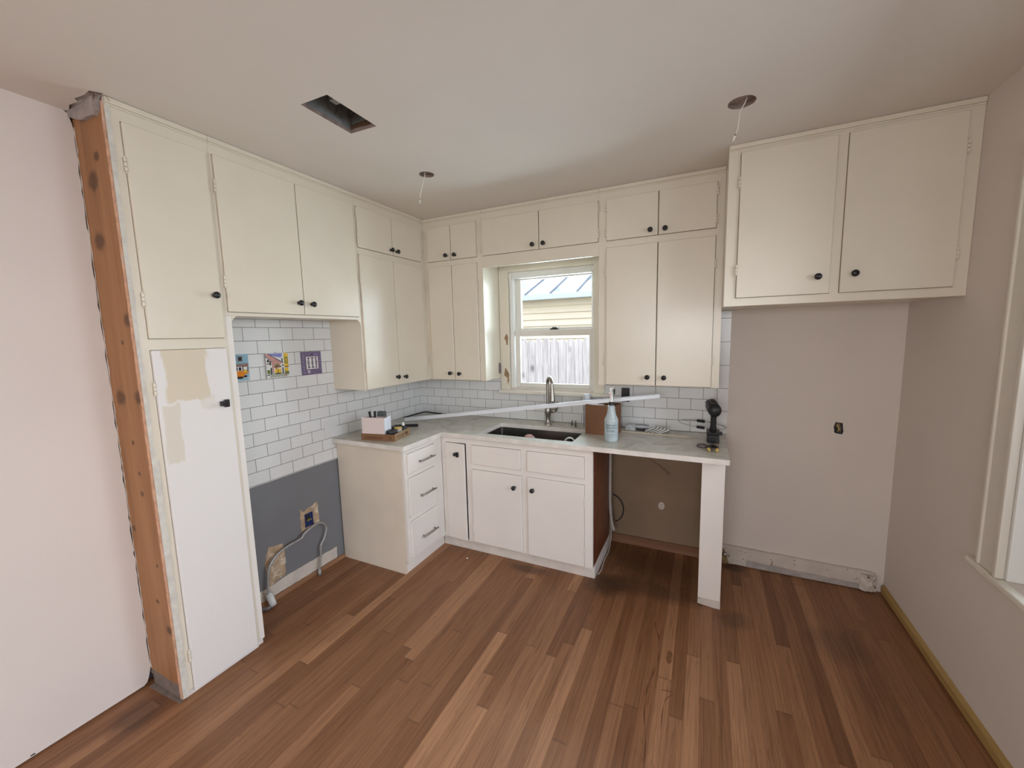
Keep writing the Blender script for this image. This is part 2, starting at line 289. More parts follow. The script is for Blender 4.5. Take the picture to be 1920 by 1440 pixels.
class B:
    """collects geometry for ONE mesh, in world coordinates"""
    def __init__(self): self.bm = bmesh.new(); self.mi = 0
    def _add(self, pts, faces, smooth=False):
        vs = [self.bm.verts.new(p) for p in pts]; out = []
        for f in faces:
            try:
                q = self.bm.faces.new([vs[i] for i in f]); q.material_index = self.mi; q.smooth = smooth; out.append(q)
            except ValueError: pass
        return vs, out
    def box(self, x0, x1, y0, y1, z0, z1, bev=0.0, F=None, seg=2):
        F = F or (lambda a, b, c: Vector((a, b, c)))
        pts = [F(a, b, c) for c in (z0, z1) for b in (y0, y1) for a in (x0, x1)]
        vs, fs = self._add(pts, [(0, 2, 3, 1), (4, 5, 7, 6), (0, 1, 5, 4), (2, 6, 7, 3), (0, 4, 6, 2), (1, 3, 7, 5)])
        if bev:
            es = list({e for f in fs for e in f.edges})
            r = bmesh.ops.bevel(self.bm, geom=es, offset=bev, segments=seg, profile=0.5, affect='EDGES')
            for f in r['faces']: f.material_index = self.mi
        return fs
    def poly(self, pts): return self._add(pts, [tuple(range(len(pts)))])
    def prism(self, poly, lo, hi, F=None, smooth=False):
        """poly (a,b) extruded along c"""
        F = F or (lambda a, b, c: Vector((a, b, c))); n = len(poly)
        pts = [F(a, b, lo) for a, b in poly] + [F(a, b, hi) for a, b in poly]
        self._add(pts, [tuple(range(n))[::-1], tuple(range(n, 2*n))])
        self._add(pts, [(i, (i+1) % n, n+(i+1) % n, n+i) for i in range(n)], smooth)
    def lathe(self, prof, F, n=20, smooth=True):
        pts = []; faces = []
        for r, z in prof:
            for i in range(n):
                t = 2*math.pi*i/n; pts.append(F(r*math.cos(t), r*math.sin(t), z))
        for j in range(len(prof)-1):
            for i in range(n):
                faces.append((j*n+i, j*n+(i+1) % n, (j+1)*n+(i+1) % n, (j+1)*n+i))
        self._add(pts, faces, smooth)
        for j, flip in ((0, True), (len(prof)-1, False)):
            if prof[j][0] > 1e-5:
                t = tuple(range(n)); self._add(pts[j*n:(j+1)*n], [t[::-1] if flip else t])
    def tube(self, pts, r, n=8, closed=False, smooth=True, caps=True):
        P = [Vector(p) for p in pts]; N = len(P); rings = []; prev = None
        for i, p in enumerate(P):
            a = P[(i-1) % N] if (i > 0 or closed) else p; b = P[(i+1) % N] if (i < N-1 or closed) else p
            t = (b-a).normalized()
            if prev is None:
                s = t.orthogonal().normalized()
            else:
                s = prev - t*prev.dot(t); s = s.normalized() if s.length > 1e-6 else t.orthogonal().normalized()
            prev = s; q = t.cross(s); rr = r[i] if isinstance(r, (list, tuple)) else r
            rings.append([p + rr*(math.cos(2*math.pi*k/n)*s + math.sin(2*math.pi*k/n)*q) for k in range(n)])
        pts2 = [v for R_ in rings for v in R_]; faces = []
        for j in range(N if closed else N-1):
            jj = (j+1) % N
            for i in range(n): faces.append((j*n+i, j*n+(i+1) % n, jj*n+(i+1) % n, jj*n+i))
        if caps and not closed:
            faces.append(tuple(range(n))[::-1]); faces.append(tuple((N-1)*n+i for i in range(n)))
        self._add(pts2, faces, smooth)

ORG = {}
def tag(o, label=None, cat=None, group=None, kind=None):
    if label: o['label'] = label
    if cat: o['category'] = cat
    if group: o['group'] = group
    if kind: o['kind'] = kind
    return o
def obj(name, b, mats, parent=None, label=None, cat=None, group=None, kind=None, org=None, smooth_sub=0):
    bmesh.ops.recalc_face_normals(b.bm, faces=b.bm.faces[:])
    if parent is not None: o_ = ORG[parent.name]
    elif org is not None: o_ = Vector(org)
    else: o_ = Vector((0, 0, 0))
    for v in b.bm.verts: v.co -= o_
    me = bpy.data.meshes.new(name); b.bm.to_mesh(me); b.bm.free()
    for m in (mats if isinstance(mats, (list, tuple)) else [mats]): me.materials.append(M[m] if isinstance(m, str) else m)
    o = bpy.data.objects.new(name, me); C.objects.link(o)
    if parent is not None: o.parent = parent
    else: o.location = o_
    ORG[o.name] = o_
    if smooth_sub:
        s = o.modifiers.new('sub', 'SUBSURF'); s.levels = smooth_sub; s.render_levels = smooth_sub
    return tag(o, label, cat, group, kind)
def thing(name, loc, label, cat, group=None):
    o = bpy.data.objects.new(name, None); C.objects.link(o); o.location = loc; o.empty_display_size = 0.05
    ORG[o.name] = Vector(loc); return tag(o, label, cat, group)
def struct(name, b, mats, parent=None): return obj(name, b, mats, parent, kind='structure' if parent is None else None)
def smooth_path(pts, k=6, closed=False):
    P = [Vector(p) for p in pts]; out = []; N = len(P)
    for i in range(N if closed else N-1):
        if closed: a, b, c, d = P[i-1], P[i], P[(i+1) % N], P[(i+2) % N]
        else: a, b, c, d = P[max(i-1, 0)], P[i], P[i+1], P[min(i+2, N-1)]
        for j in range(k):
            t = j/k
            out.append(0.5*((2*b)+(c-a)*t+(2*a-5*b+4*c-d)*t*t+(3*b-a-3*c+d)*t**3))
    if not closed: out.append(P[-1])
    return out

# ------------------------------------------------------------------ the room
H = 2.524; W = 3.38; LW = 0.045; RY = -6.0
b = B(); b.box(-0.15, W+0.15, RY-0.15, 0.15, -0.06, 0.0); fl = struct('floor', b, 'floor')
M['streak'] = paint('dark_grain_streak', (0.10, 0.036, 0.012, 1), 0.5, 0.2, 30, 0)
M['knot'] = paint('oak_knot', (0.20, 0.085, 0.034, 1), 0.5, 0.35, 40, 0)
def flat_line(b, pts, w):
    P = smooth_path([(x, y, 0.0003) for x, y in pts], 6); q = []
    for i, p in enumerate(P):
        t = (P[min(i+1, len(P)-1)]-P[max(i-1, 0)]).normalized(); n = Vector((-t.y, t.x, 0)); ww = w*(0.7+0.5*math.sin(i*0.7))
        q += [p+n*ww, p-n*ww]
    b._add(q, [(2*i, 2*i+1, 2*i+3, 2*i+2) for i in range(len(P)-1)])
b = B(); flat_line(b, [(2.163, -0.804), (2.173, -0.867), (2.192, -0.922), (2.203, -1.035), (2.202, -1.107), (2.191, -1.18), (2.178, -1.249), (2.176, -1.325), (2.183, -1.417), (2.201, -1.519), (2.208, -1.62)], 0.0022); flat_line(b, [(2.235, -1.248), (2.286, -1.246), (2.26, -1.287), (2.25, -1.347), (2.251, -1.449)], 0.0016); obj('grain_streak', b, 'streak', fl)
b = B(); b.poly([Vector((2.253+0.014*math.cos(t*0.2618)*(1+0.1*math.sin(3*t)), -1.038+0.048*math.sin(t*0.2618), 0.0003)) for t in range(24)]); obj('knot', b, 'knot', fl)
b = B(); b.poly([Vector((2.253+0.003*math.cos(t*0.5236), -1.038+0.004*math.sin(t*0.5236), 0.0005)) for t in range(12)]); obj('knot_core', b, 'streak', fl)

def ring_circle(cx, cy, rx, ry, n=40, jag=0.0):
    return [(cx+rx*(1+random.uniform(-jag, jag))*math.cos(2*math.pi*i/n), cy+ry*(1+random.uniform(-jag, jag))*math.sin(2*math.pi*i/n)) for i in range(n)]
VENT = [(0.889, -1.795), (1.035, -1.793), (1.031, -1.530), (0.884, -1.535)]
HOLE1 = ring_circle(0.893, -0.992, 0.042, 0.045); HOLE2 = ring_circle(2.472, -0.972, 0.052, 0.052, 40, 0.03)
PATCH = [(0.0, -2.172), (0.012, -2.203), (0.06, -2.190), (0.11, -2.206), (0.172, -2.200), (0.185, -2.215), (0.25, -2.208), (0.297, -2.212), (0.318, -2.182), (0.300, -2.172)]
bm = bmesh.new()
def loop(pts, z):
    v = [bm.verts.new((x, y, z)) for x, y in pts]
    return [bm.edges.new((v[i], v[(i+1) % len(v)])) for i in range(len(v))]
edges = []
for L_ in ([(-0.15, RY-0.15), (W+0.15, RY-0.15), (W+0.15, 0.15), (-0.15, 0.15)], VENT, HOLE1, HOLE2, PATCH): edges += loop(L_, H)
bmesh.ops.triangle_fill(bm, use_beauty=True, use_dissolve=False, edges=edges)
r = bmesh.ops.extrude_face_region(bm, geom=bm.faces[:])
for v in [g for g in r['geom'] if isinstance(g, bmesh.types.BMVert)]: v.co.z += 0.016
bmesh.ops.recalc_face_normals(bm, faces=bm.faces[:])
for f in bm.faces:
    if abs(f.normal.z) < 0.5: f.material_index = 1
b = B(); b.bm.free(); b.bm = bm; struct('ceiling', b, ['ceil', 'plaster_cut'])

def wall_with_hole(b, F, a0, a1, z0, z1, h, c0, c1):
    """slab with one rectangular opening h = (a0, a1, z0, z1)"""
    ha0, ha1, hz0, hz1 = h
    b.box(a0, ha0, z0, z1, c0, c1, F=F); b.box(ha1, a1, z0, z1, c0, c1, F=F)
    b.box(ha0, ha1, z0, hz0, c0, c1, F=F); b.box(ha0, ha1, hz1, z1, c0, c1, F=F)
FB = lambda a, z, c: Vector((a, -c, z))      # back wall: c towards the room
FR = lambda a, z, c: Vector((W - c, a, z))   # right wall
FL = lambda a, z, c: Vector((c, a, z))       # left wall
b = B(); wall_with_hole(b, FB, -0.15, W+0.15, -0.05, 2.6, (0.92, 1.62, 1.165, 2.10), -0.15, 0.0); wb = struct('wall_back', b, 'wall')
b = B(); b.box(1.7565, 2.468, 0.068, 0.873, 0.0, 0.003, F=FB); obj('bare_wallboard', b, 'baywall', wb)
b = B(); b.prism(ring_circle(2.115, 0.337, 0.022, 0.027, 24, 0.12), 0.003, 0.0042, FB); obj('filler_spot', b, 'plaster', wb)
b = B()
W2 = (-2.75, -0.985, 0.665, 2.14); W3 = (-5.2, -3.9, 0.75, 2.14)
b.box(-0.985, 0.15, -0.05, 2.6, -0.15, 0, F=FR); b.box(-3.9, -2.75, -0.05, 2.6, -0.15, 0, F=FR); b.box(RY-0.15, -5.2, -0.05, 2.6, -0.15, 0, F=FR)
b.box(-2.75, -0.985, -0.05, W2[2], -0.15, 0, F=FR); b.box(-2.75, -0.985, W2[3], 2.6, -0.15, 0, F=FR)
b.box(-5.2, -3.9, -0.05, W3[2], -0.15, 0, F=FR); b.box(-5.2, -3.9, W3[3], 2.6, -0.15, 0, F=FR)
struct('wall_right', b, 'wall')
# near left wall with a ragged cut edge, its bottom held just above the floor
edge = []
z = 0.07
while z < 2.50:
    edge.append((-2.1815 + random.uniform(-0.003, 0.002), z)); z += random.uniform(0.015, 0.05)
poly = [(RY, 0.008), (-2.212, 0.010), (-2.200, 0.018), (-2.190, 0.045)] + edge + [(-2.190, 2.515), (-2.205, 2.524), (RY, 2.524)]
b = B(); b.prism(poly, 0.012, LW, FL); b.box(RY-0.15, -2.20, 0.012, 2.6, -0.15, 0.012, F=FL); b.box(RY-0.15, -2.22, -0.05, 0.012, -0.15, 0.030, F=FL)
wlf = struct('wall_left', b, 'wall_w')
b = B(); b.box(-2.567, -2.555, 0.014, 0.019, LW, LW+0.001, F=FL); obj('dark_chip', b, 'blackmatte', wlf)
b = B(); b.box(-2.20, 0.15, -0.05, 2.6, -0.15, 0.0, F=FL); wl = struct('wall_alcove', b, 'grey')
b = B(); wall_with_hole(b, lambda a, z, c: Vector((a, RY+c, z)), -0.15, W+0.15, -0.05, 2.6, (1.0, 3.0, 0.7, 2.2), -0.15, 0); struct('wall_rear', b, 'wall')
# bare areas of the alcove wall
def ragged(pts, amp=0.004, step=0.02):
    out = []
    for i, p in enumerate(pts):
        q = pts[(i+1) % len(pts)]; d = math.dist(p, q); n = max(1, int(d/step))
        for k in range(n):
            t = k/n; out.append((p[0]+(q[0]-p[0])*t+random.uniform(-amp, amp), p[1]+(q[1]-p[1])*t+random.uniform(-amp, amp)))
    return out
b = B(); b.prism(ragged([(-1.575, 0.10), (-1.460, 0.122), (-1.452, 0.230), (-1.456, 0.328), (-1.55, 0.35), (-1.585, 0.26)]), 0, 0.0015, FL); obj('bare_patch', b, 'bare', wl)
b = B(); b.prism(ragged([(-1.327, 0.345), (-1.30, 0.350), (-1.19, 0.352), (-1.186, 0.42), (-1.193, 0.502), (-1.235, 0.488), (-1.30, 0.470), (-1.324, 0.500)]), 0, 0.0015, FL); obj('bare_patch', b, 'bare', wl)
b = B(); b.prism(ragged([(-1.80, 0.030), (-1.068, 0.030), (-1.064, 0.108), (-1.45, 0.112), (-1.56, 0.098), (-1.80, 0.108)], 0.002), 0, 0.0022, FL); obj('bare_plaster_band', b, 'plaster', wl)
b = B(); b.box(-1.80, -1.008, 0.0, 0.028, 0, 0.014, F=FL); struct('baseboard_left', b, 'strip_l')
# broken plaster where the old wall met the ceiling
b = B(); g = {}
for i in range(9):
    for j in range(5):
        x = 0.005 + 0.31*i/8; y = -2.225 + 0.062*j/4
        g[i, j] = b.bm.verts.new((x, y, H+0.012+random.uniform(-0.006, 0.004)-(0.030 if j == 4 else 0)-0.02*math.sin(i/8*math.pi)*(j/4)))
for i in range(8):
    for j in range(4): b.bm.faces.new((g[i, j], g[i+1, j], g[i+1, j+1], g[i, j+1]))
b.prism([(0.03, 2.535), (0.036, 2.505), (0.075, 2.492), (0.12, 2.474), (0.155, 2.466), (0.20, 2.468), (0.25, 2.462), (0.275, 2.475), (0.288, 2.535)], -2.192, -2.1775, lambda a, z, c: Vector((a, c, z)))
obj('broken_plaster', b, 'roughplaster', label='torn grey plaster hole where ceiling meets the raw wooden cupboard side', cat='plaster', org=(0.16, -2.19, 2.50))

# baseboards
b = B()
top = [(2.50, 0.134)] + [(2.50+0.82*i/24, 0.134-0.012*i/24+random.uniform(-0.0015, 0.0015)) for i in range(1, 25)] + [(3.338, 0.112), (3.345, 0.08)]
bot = [(3.343, 0.03), (3.325, 0.004)] + [(3.30-0.80*i/24, 0.004+random.uniform(0, 0.004)) for i in range(25)]
b.prism(top+bot, 0.0, 0.020, FB)
bb = struct('baseboard_back', b, 'plaster')
b = B(); pl = [(2.66+0.66*i/16, 0.052-0.018*(i/16)+random.uniform(-0.006, 0.006)) for i in range(17)]
b.prism(pl + [(3.32, 0.005), (2.66, 0.005)], 0.020, 0.0212, FB); obj('worn_lower_edge', b, M.setdefault('greyplaster', paint('grey_worn_paint', (0.42, 0.37, 0.34, 1), 0.8, 0.15, 20, 0.1)), bb)
b = B()
for x, z in ((2.802, 0.03), (2.80, 0.088), (2.643, 0.056), (2.654, 0.103), (2.928, 0.112), (2.93, 0.085), (3.10, 0.09), (3.20, 0.115)): b.prism(ring_circle(x, z, 0.004, 0.004, 8, 0.3), 0.020, 0.0206, FB)
b.prism(ragged([(2.795, 0.034), (2.81, 0.085), (2.812, 0.05), (2.83, 0.028), (2.86, 0.022), (2.82, 0.020)], 0.002, 0.01), 0.020, 0.0206, FB)
b.prism([(2.50, 0.002), (2.56, 0.002), (2.545, 0.05), (2.53, 0.10), (2.505, 0.12)], 0.020, 0.0206, FB)
obj('nail_holes', b, 'chip', bb)
b = B(); V_ = {}
for i in range(7):
    for j in range(6):
        V_[i, j] = b.bm.verts.new((3.262+0.013*i, -0.021-0.018*math.sin(math.pi*min(1, i/6*0.9+0.05))-random.uniform(0, 0.010), 0.010+0.0205*j+random.uniform(-0.004, 0.004)))
for i in range(6):
    for j in range(5): b.bm.faces.new((V_[i, j], V_[i+1, j], V_[i+1, j+1], V_[i, j+1]))
be = obj('broken_end', b, 'brokenplaster', bb); mo_ = be.modifiers.new('thick', 'SOLIDIFY'); mo_.thickness = 0.012
b = B(); b.box(1.757, 2.46, 0.0, 0.068, 0, 0.012, F=FB); struct('baseboard_bay', b, 'strip_b')
b = B(); b.prism([(0.0, 0.012), (0.016, 0.012), (0.016, 0.046), (0.010, 0.056), (0.0, 0.060)], RY, -0.022, lambda c, z, a: Vector((W-c, a, z))); struct('baseboard_right', b, 'strip_r')

# ------------------------------------------------------------------ window over the sink
def sash_frame(b, F, a0, a1, z0, z1, ga0, ga1, gz0, gz1, c0, c1, bev=0.003):
    b.box(a0, ga0, z0, z1, c0, c1, bev, F); b.box(ga1, a1, z0, z1, c0, c1, bev, F)
    b.box(ga0, ga1, z0, gz0, c0, c1, bev, F); b.box(ga0, ga1, gz1, z1, c0, c1, bev, F)
def glass_mat():
    k = NT('window_glass'); t = k.t; t.nodes.remove(k.b); o = t.nodes['Material Output']
    tr = k.n('ShaderNodeBsdfTransparent'); gl = k.n('ShaderNodeBsdfGlossy'); gl.inputs['Roughness'].default_value = 0.02
    fr = k.n('ShaderNodeFresnel'); fr.inputs[0].default_value = 1.35; mx = k.n('ShaderNodeMixShader')
    k.l(fr.outputs[0], mx.inputs[0]); k.l(tr.outputs[0], mx.inputs[1]); k.l(gl.outputs[0], mx.inputs[2]); k.l(mx.outputs[0], o.inputs[0])
    return k.m
M['glass'] = glass_mat()
w1 = bpy.data.objects.new('window_1', None); C.objects.link(w1); w1.location = (1.27, 0, 1.165); w1['kind'] = 'structure'; ORG['window_1'] = Vector((1.27, 0, 1.165))
b = B()   # casing with mitred head
th = 0.02
b.prism([(0.842, 1.152), (0.922, 1.152), (0.922, 2.095), (0.842, 2.175)], 0, th, FB)
b.prism([(1.618, 1.152), (1.700, 1.152), (1.700, 2.175), (1.618, 2.095)], 0, th, FB)
b.prism([(0.842, 2.176), (0.9225, 2.0955), (1.6175, 2.0955), (1.700, 2.176)], 0, th, FB)
obj('casing', b, 'trimchip', w1)
b = B()
b.prism(ragged([(0.880, 1.575), (0.905, 1.61), (0.912, 1.58), (0.908, 1.52), (0.897, 1.52), (0.893, 1.56)], 0.003, 0.01), th, th+0.0012, FB)
b.prism(ragged([(0.868, 1.27), (0.885, 1.33), (0.905, 1.30), (0.918, 1.27), (0.912, 1.21), (0.900, 1.20), (0.897, 1.25)], 0.004, 0.01), th, th+0.0012, FB)
obj('paint_chips', b, 'chip', w1)
b = B(); b.box(0.836, 1.735, 1.124, 1.152, -0.04, 0.055, 0.006, FB); obj('stool', b, 'trim', w1)
b = B(); sash_frame(b, FB, 0.9205, 1.6195, 1.1655, 2.0995, 0.956, 1.603, 1.172, 2.072, -0.145, -0.004, 0.002); obj('window_frame', b, 'vinylw', w1)
b = B(); b.box(0.930, 0.948, 1.175, 2.07, -0.004, 0.004, 0.002, FB); b.box(0.958, 1.602, 2.045, 2.073, -0.04, 0.002, 0.002, FB); obj('track', b, 'vinylw', w1)
b = B(); b.box(0.923, 0.952, 2.046, 2.085, 0.0, 0.007, 0.002, FB); b.box(1.592, 1.618, 2.05, 2.088, 0.0, 0.007, 0.002, FB); obj('jamb_clip', b, 'vinyl', w1)
b = B(); sash_frame(b, FB, 0.956, 1.603, 1.590, 2.072, 1.001, 1.584, 1.652, 2.036, -0.085, -0.055); us = obj('upper_sash', b, 'vinyl', w1)
b = B(); b.box(1.000, 1.585, 1.651, 2.037, -0.072, -0.068, F=FB); obj('pane', b, 'glass', us)
b = B(); sash_frame(b, FB, 0.962, 1.600, 1.173, 1.634, 1.004, 1.577, 1.206, 1.586, -0.045, -0.015); ls = obj('lower_sash', b, 'vinyl', w1)
b = B(); b.box(1.003, 1.578, 1.205, 1.587, -0.032, -0.028, F=FB); obj('pane', b, 'glass', ls)
b = B(); b.box(1.262, 1.325, 1.634, 1.645, -0.05, -0.02, 0.003, FB); b.box(1.275, 1.315, 1.645, 1.654, -0.045, -0.03, 0.003, FB); obj('sash_lock', b, 'black', ls)

# window in the right wall
w2 = bpy.data.objects.new('window_2', None); C.objects.link(w2); w2.location = (W, -1.83, 0.65); w2['kind'] = 'structure'; ORG['window_2'] = Vector((W, -1.83, 0.65))
b = B()
b.box(-0.975, -0.870, 0.665, 2.24, 0, 0.018, 0.003, FR); b.box(-2.86, -2.76, 0.665, 2.24, 0, 0.018, 0.003, FR); b.box(-2.76, -0.975, 2.15, 2.24, 0, 0.018, 0.003, FR)
b.box(-0.988, -0.968, 0.665, 2.16, 0, 0.026, 0.004, FR); b.box(-0.880, -0.864, 0.665, 2.25, 0, 0.025, 0.004, FR)
obj('casing', b, 'wallcas', w2)
b = B(); b.box(-2.875, -0.812, 0.640, 0.664, -0.074, 0.031, 0.005, FR); obj('stool', b, 'trim', w2)
b = B(); sash_frame(b, FR, -2.749, -0.986, 0.666, 2.139, -2.69, -1.035, 0.68, 2.12, -0.148, -0.075, 0.002); b.box(-2.749, -2.735, 0.666, 2.139, -0.0755, 0.0, 0.001, FR); b.box(-1.000, -0.986, 0.666, 2.139, -0.0755, 0.0, 0.001, FR); b.box(-1.90, -1.78, 0.68, 2.12, -0.148, -0.03, 0.003, FR); obj('window_frame', b, 'vinylw', w2)
for (a0, a1) in ((-2.689, -1.901), (-1.779, -1.036)):
    for (z0, z1, c) in ((0.681, 1.42, -0.085), (1.38, 2.119, -0.115)):
        b = B(); sash_frame(b, FR, a0, a1, z0, z1, a0+0.045, a1-0.045, z0+0.05, z1-0.04, c-0.03, c, 0.003); s_ = obj('sash', b, 'vinyl', w2)
        b = B(); b.box(a0+0.044, a1-0.044, z0+0.049, z1-0.039, c-0.018, c-0.014, F=FR); obj('pane', b, 'glass', s_)

# ------------------------------------------------------------------ outdoors
b = B(); b.box(-14, 14, -14, 16, -0.75, -0.60)
gr = struct('ground', b, 'soil')
fe = thing('wooden_fence', (0.4, 2.5, -0.6), 'weathered grey board fence with rounded tops outside the sink window', 'fence')
x = -1.4
while x < 2.2:
    w_ = 0.112; t = 1.535+random.uniform(-0.012, 0.012)
    b = B()
    po = [(x, -0.6), (x+w_, -0.6), (x+w_, t-0.045), (x+w_-0.012, t-0.030), (x+w_-0.022, t-0.010), (x+w_/2+0.012, t), (x+w_/2-0.012, t), (x+0.022, t-0.010), (x+0.012, t-0.030), (x, t-0.045)]
    b.prism(po, -2.5, -2.482, FB); obj('board', b, 'fence', fe); x += 0.118
b = B(); b.box(-1.4, 2.2, 1.10, 1.19, -2.54, -2.501, F=FB); b.box(-1.4, 2.2, -0.2, -0.11, -2.54, -2.501, F=FB); obj('rail', b, 'fence', fe)
nh = thing('neighbour_house', (-0.5, 7.0, -0.6), 'cream sided house with a pale metal roof seen beyond the fence', 'house')
b = B()
z = -0.6
while z < 2.40:
    b.prism([(6.0, z), (5.955, z), (5.998, z+0.148), (6.0, z+0.15)], -7, 4, lambda y, z_, x_: Vector((x_, y, z_))); z += 0.15
b.box(-7, 4, 6.0, 10, -0.6, 2.45)
obj('siding', b, 'siding', nh)
b = B(); b.prism([(5.72, 2.50), (10.0, 4.2), (10.0, 4.14), (5.72, 2.44)], -7.3, 4.3, lambda y, z_, x_: Vector((x_, y, z_))); rf = obj('roof', b, 'roofmetal', nh)
b = B()
for i in range(16):
    x = -6.4+0.62*i
    b.box(x, x+0.03, 5.72, 10.0, 0, 0.035, F=lambda a, y, c: Vector((a, y, 2.50+(y-5.72)*1.7/4.28+c)))
obj('seam', b, 'seam', rf)
b = B(); b.box(-7.3, 4.3, 5.64, 5.74, 2.38, 2.50, 0.01); obj('gutter', b, 'gutter', nh)

# ------------------------------------------------------------------ tiles
b = B(); b.box(-1.80, -0.001, 0.751, 1.724, 0.0005, 0.008, F=FL)
obj('tile_backsplash', b, 'tile_l', label='white subway tiles on the left wall above the grey paint and counter', cat='tiles', org=None)
tb = thing('tile_backsplash', (1.2, 0, 0.906), 'white subway tiles on the back wall below the window and wall cupboards', 'tiles')
def shifted(mkey, dx, dz):  # same tile pattern seen from the thing's own origin
    return mkey
b = B(); b.box(0.009, 0.8415, 0.9055, 1.30, 0.0005, 0.008, F=FB); b.box(0.8415, 1.7005, 0.9055, 1.1235, 0.0005, 0.008, F=FB); b.box(1.7005, 2.437, 0.9055, 1.30, 0.0005, 0.008, F=FB)
M['tile_b2'] = tile_mat('subway_tile_back_wall', 'X', 1.906+0.07675-1.2, 0.983-0.906)
obj('tile_field', b, 'tile_b2', tb)
M['tile_e2'] = tile_mat('subway_tile_edge_column', 'X', 2.30-1.2, 1.521-0.906, edge=True)
b = B(); b.box(2.439, 2.515, 0.9055, 1.72, 0.0005, 0.008, F=FB); obj('edge_column', b, 'tile_e2', tb)

# ------------------------------------------------------------------ cabinets
d, e, g_ = 0.301, 0.271, 0.543
DT = 0.012
def face_x(x0): return lambda a, bb_, c: Vector((x0+c, a, bb_))        # facing +x
def face_y(y0): return lambda a, bb_, c: Vector((a, -y0-c, bb_))       # facing -y
def frame(b, F, a0, a1, b0, b1, holes, th=0.019):
    us = sorted({a0, a1, *[h[0] for h in holes], *[h[1] for h in holes]}); vs = sorted({b0, b1, *[h[2] for h in holes], *[h[3] for h in holes]})
    us = [u for u in us if a0 <= u <= a1]; vs = [v for v in vs if b0 <= v <= b1]
    V = {}
    def vert(i, j, c):
        if (i, j, c) not in V: V[i, j, c] = b.bm.verts.new(F(us[i], vs[j], 0 if c else -th))
        return V[i, j, c]
    solid = {}
    for i in range(len(us)-1):
        for j in range(len(vs)-1):
            cu, cv = (us[i]+us[i+1])/2, (vs[j]+vs[j+1])/2
            solid[i, j] = not any(h[0] < cu < h[1] and h[2] < cv < h[3] for h in holes)
    for (i, j), s in solid.items():
        if not s: continue
        b.bm.faces.new([vert(i, j, 1), vert(i+1, j, 1), vert(i+1, j+1, 1), vert(i, j+1, 1)])
        b.bm.faces.new([vert(i, j, 0), vert(i, j+1, 0), vert(i+1, j+1, 0), vert(i+1, j, 0)])
        for di, dj, p, q in ((-1, 0, (i, j), (i, j+1)), (1, 0, (i+1, j+1), (i+1, j)), (0, -1, (i+1, j), (i, j)), (0, 1, (i, j+1), (i+1, j+1))):
            if not solid.get((i+di, j+dj), False):
                b.bm.faces.new([vert(*p, 1), vert(*q, 1), vert(*q, 0), vert(*p, 0)])
def knob(parent, F, a, bb_, c=DT):
    b = B(); b.lathe([(0.009, 0.0), (0.0085, 0.004), (0.006, 0.008), (0.006, 0.014), (0.012, 0.017), (0.0155, 0.021), (0.0155, 0.025), (0.011, 0.030), (0.0, 0.031)], lambda x, y, z: F(a+x, bb_+y, c+z), 18)
    return obj('knob', b, 'black', parent)
def latch(parent, F, a, bb_, c=DT):
    b = B(); b.box(a-0.026, a-0.008, bb_-0.010, bb_+0.012, c, c+0.022, 0.002, F); b.box(a-0.008, a+0.012, bb_-0.018, bb_+0.018, c, c+0.014, 0.002, F); b.box(a-0.022, a+0.006, bb_-0.004, bb_+0.014, c+0.014, c+0.026, 0.002, F)
    return obj('latch', b, 'black', parent, label='square black turn latch')
def hinge(parent, F, a, bb_, side, mat, hl=0.052):
    s = -1 if side == 'L' else 1
    b = B(); r_ = 0.005
    for k in range(3):
        z0 = -hl/2+hl*k/3+0.0013; z1 = -hl/2+hl*(k+1)/3-0.0013
        b.lathe([(r_, z0), (r_, z1)], lambda x, y, z: F(a+x+s*0.002, bb_+z, 0.010+y), 10)
    for z in (-hl/2-0.003, hl/2+0.003):
        b.lathe([(0.0, -0.004), (0.0028, -0.002), (0.0028, 0.002), (0.0, 0.004)], lambda x, y, zz: F(a+x+s*0.002, bb_+z+zz, 0.010+y), 8)
    x0, x1 = sorted((a+s*0.003, a+s*0.015)); b.box(x0, x1, bb_-hl*0.42, bb_+hl*0.42, 0.0, 0.0016, 0.0004, F)
    return obj('hinge', b, mat, parent)
GAP = 0.0020
def door(root, F, a0, a1, b0, b1, mat, side=None, knobpos=None, lat=None, name='door', hz=None, shear=0.0):
    FF = (lambda a, bb_, c: F(a, bb_, c+(a-a0)*shear)) if shear else F
    b = B(); b.box(a0+GAP, a1-GAP, b0+GAP, b1-GAP, -0.008, DT, 0.0035, FF)
    o = obj(name, b, mat, root)
    if knobpos: knob(o, FF, *knobpos)
    if lat: latch(o, FF, *lat)
    if side:
        a = a0 if side == 'L' else a1; hh = hz or ((b0+min(0.16, (b1-b0)*0.2)), (b1-min(0.16, (b1-b0)*0.2)))
        for z in hh: hinge(o, F, a, z, side, 'cream' if mat != 'white' else 'white')
    return o
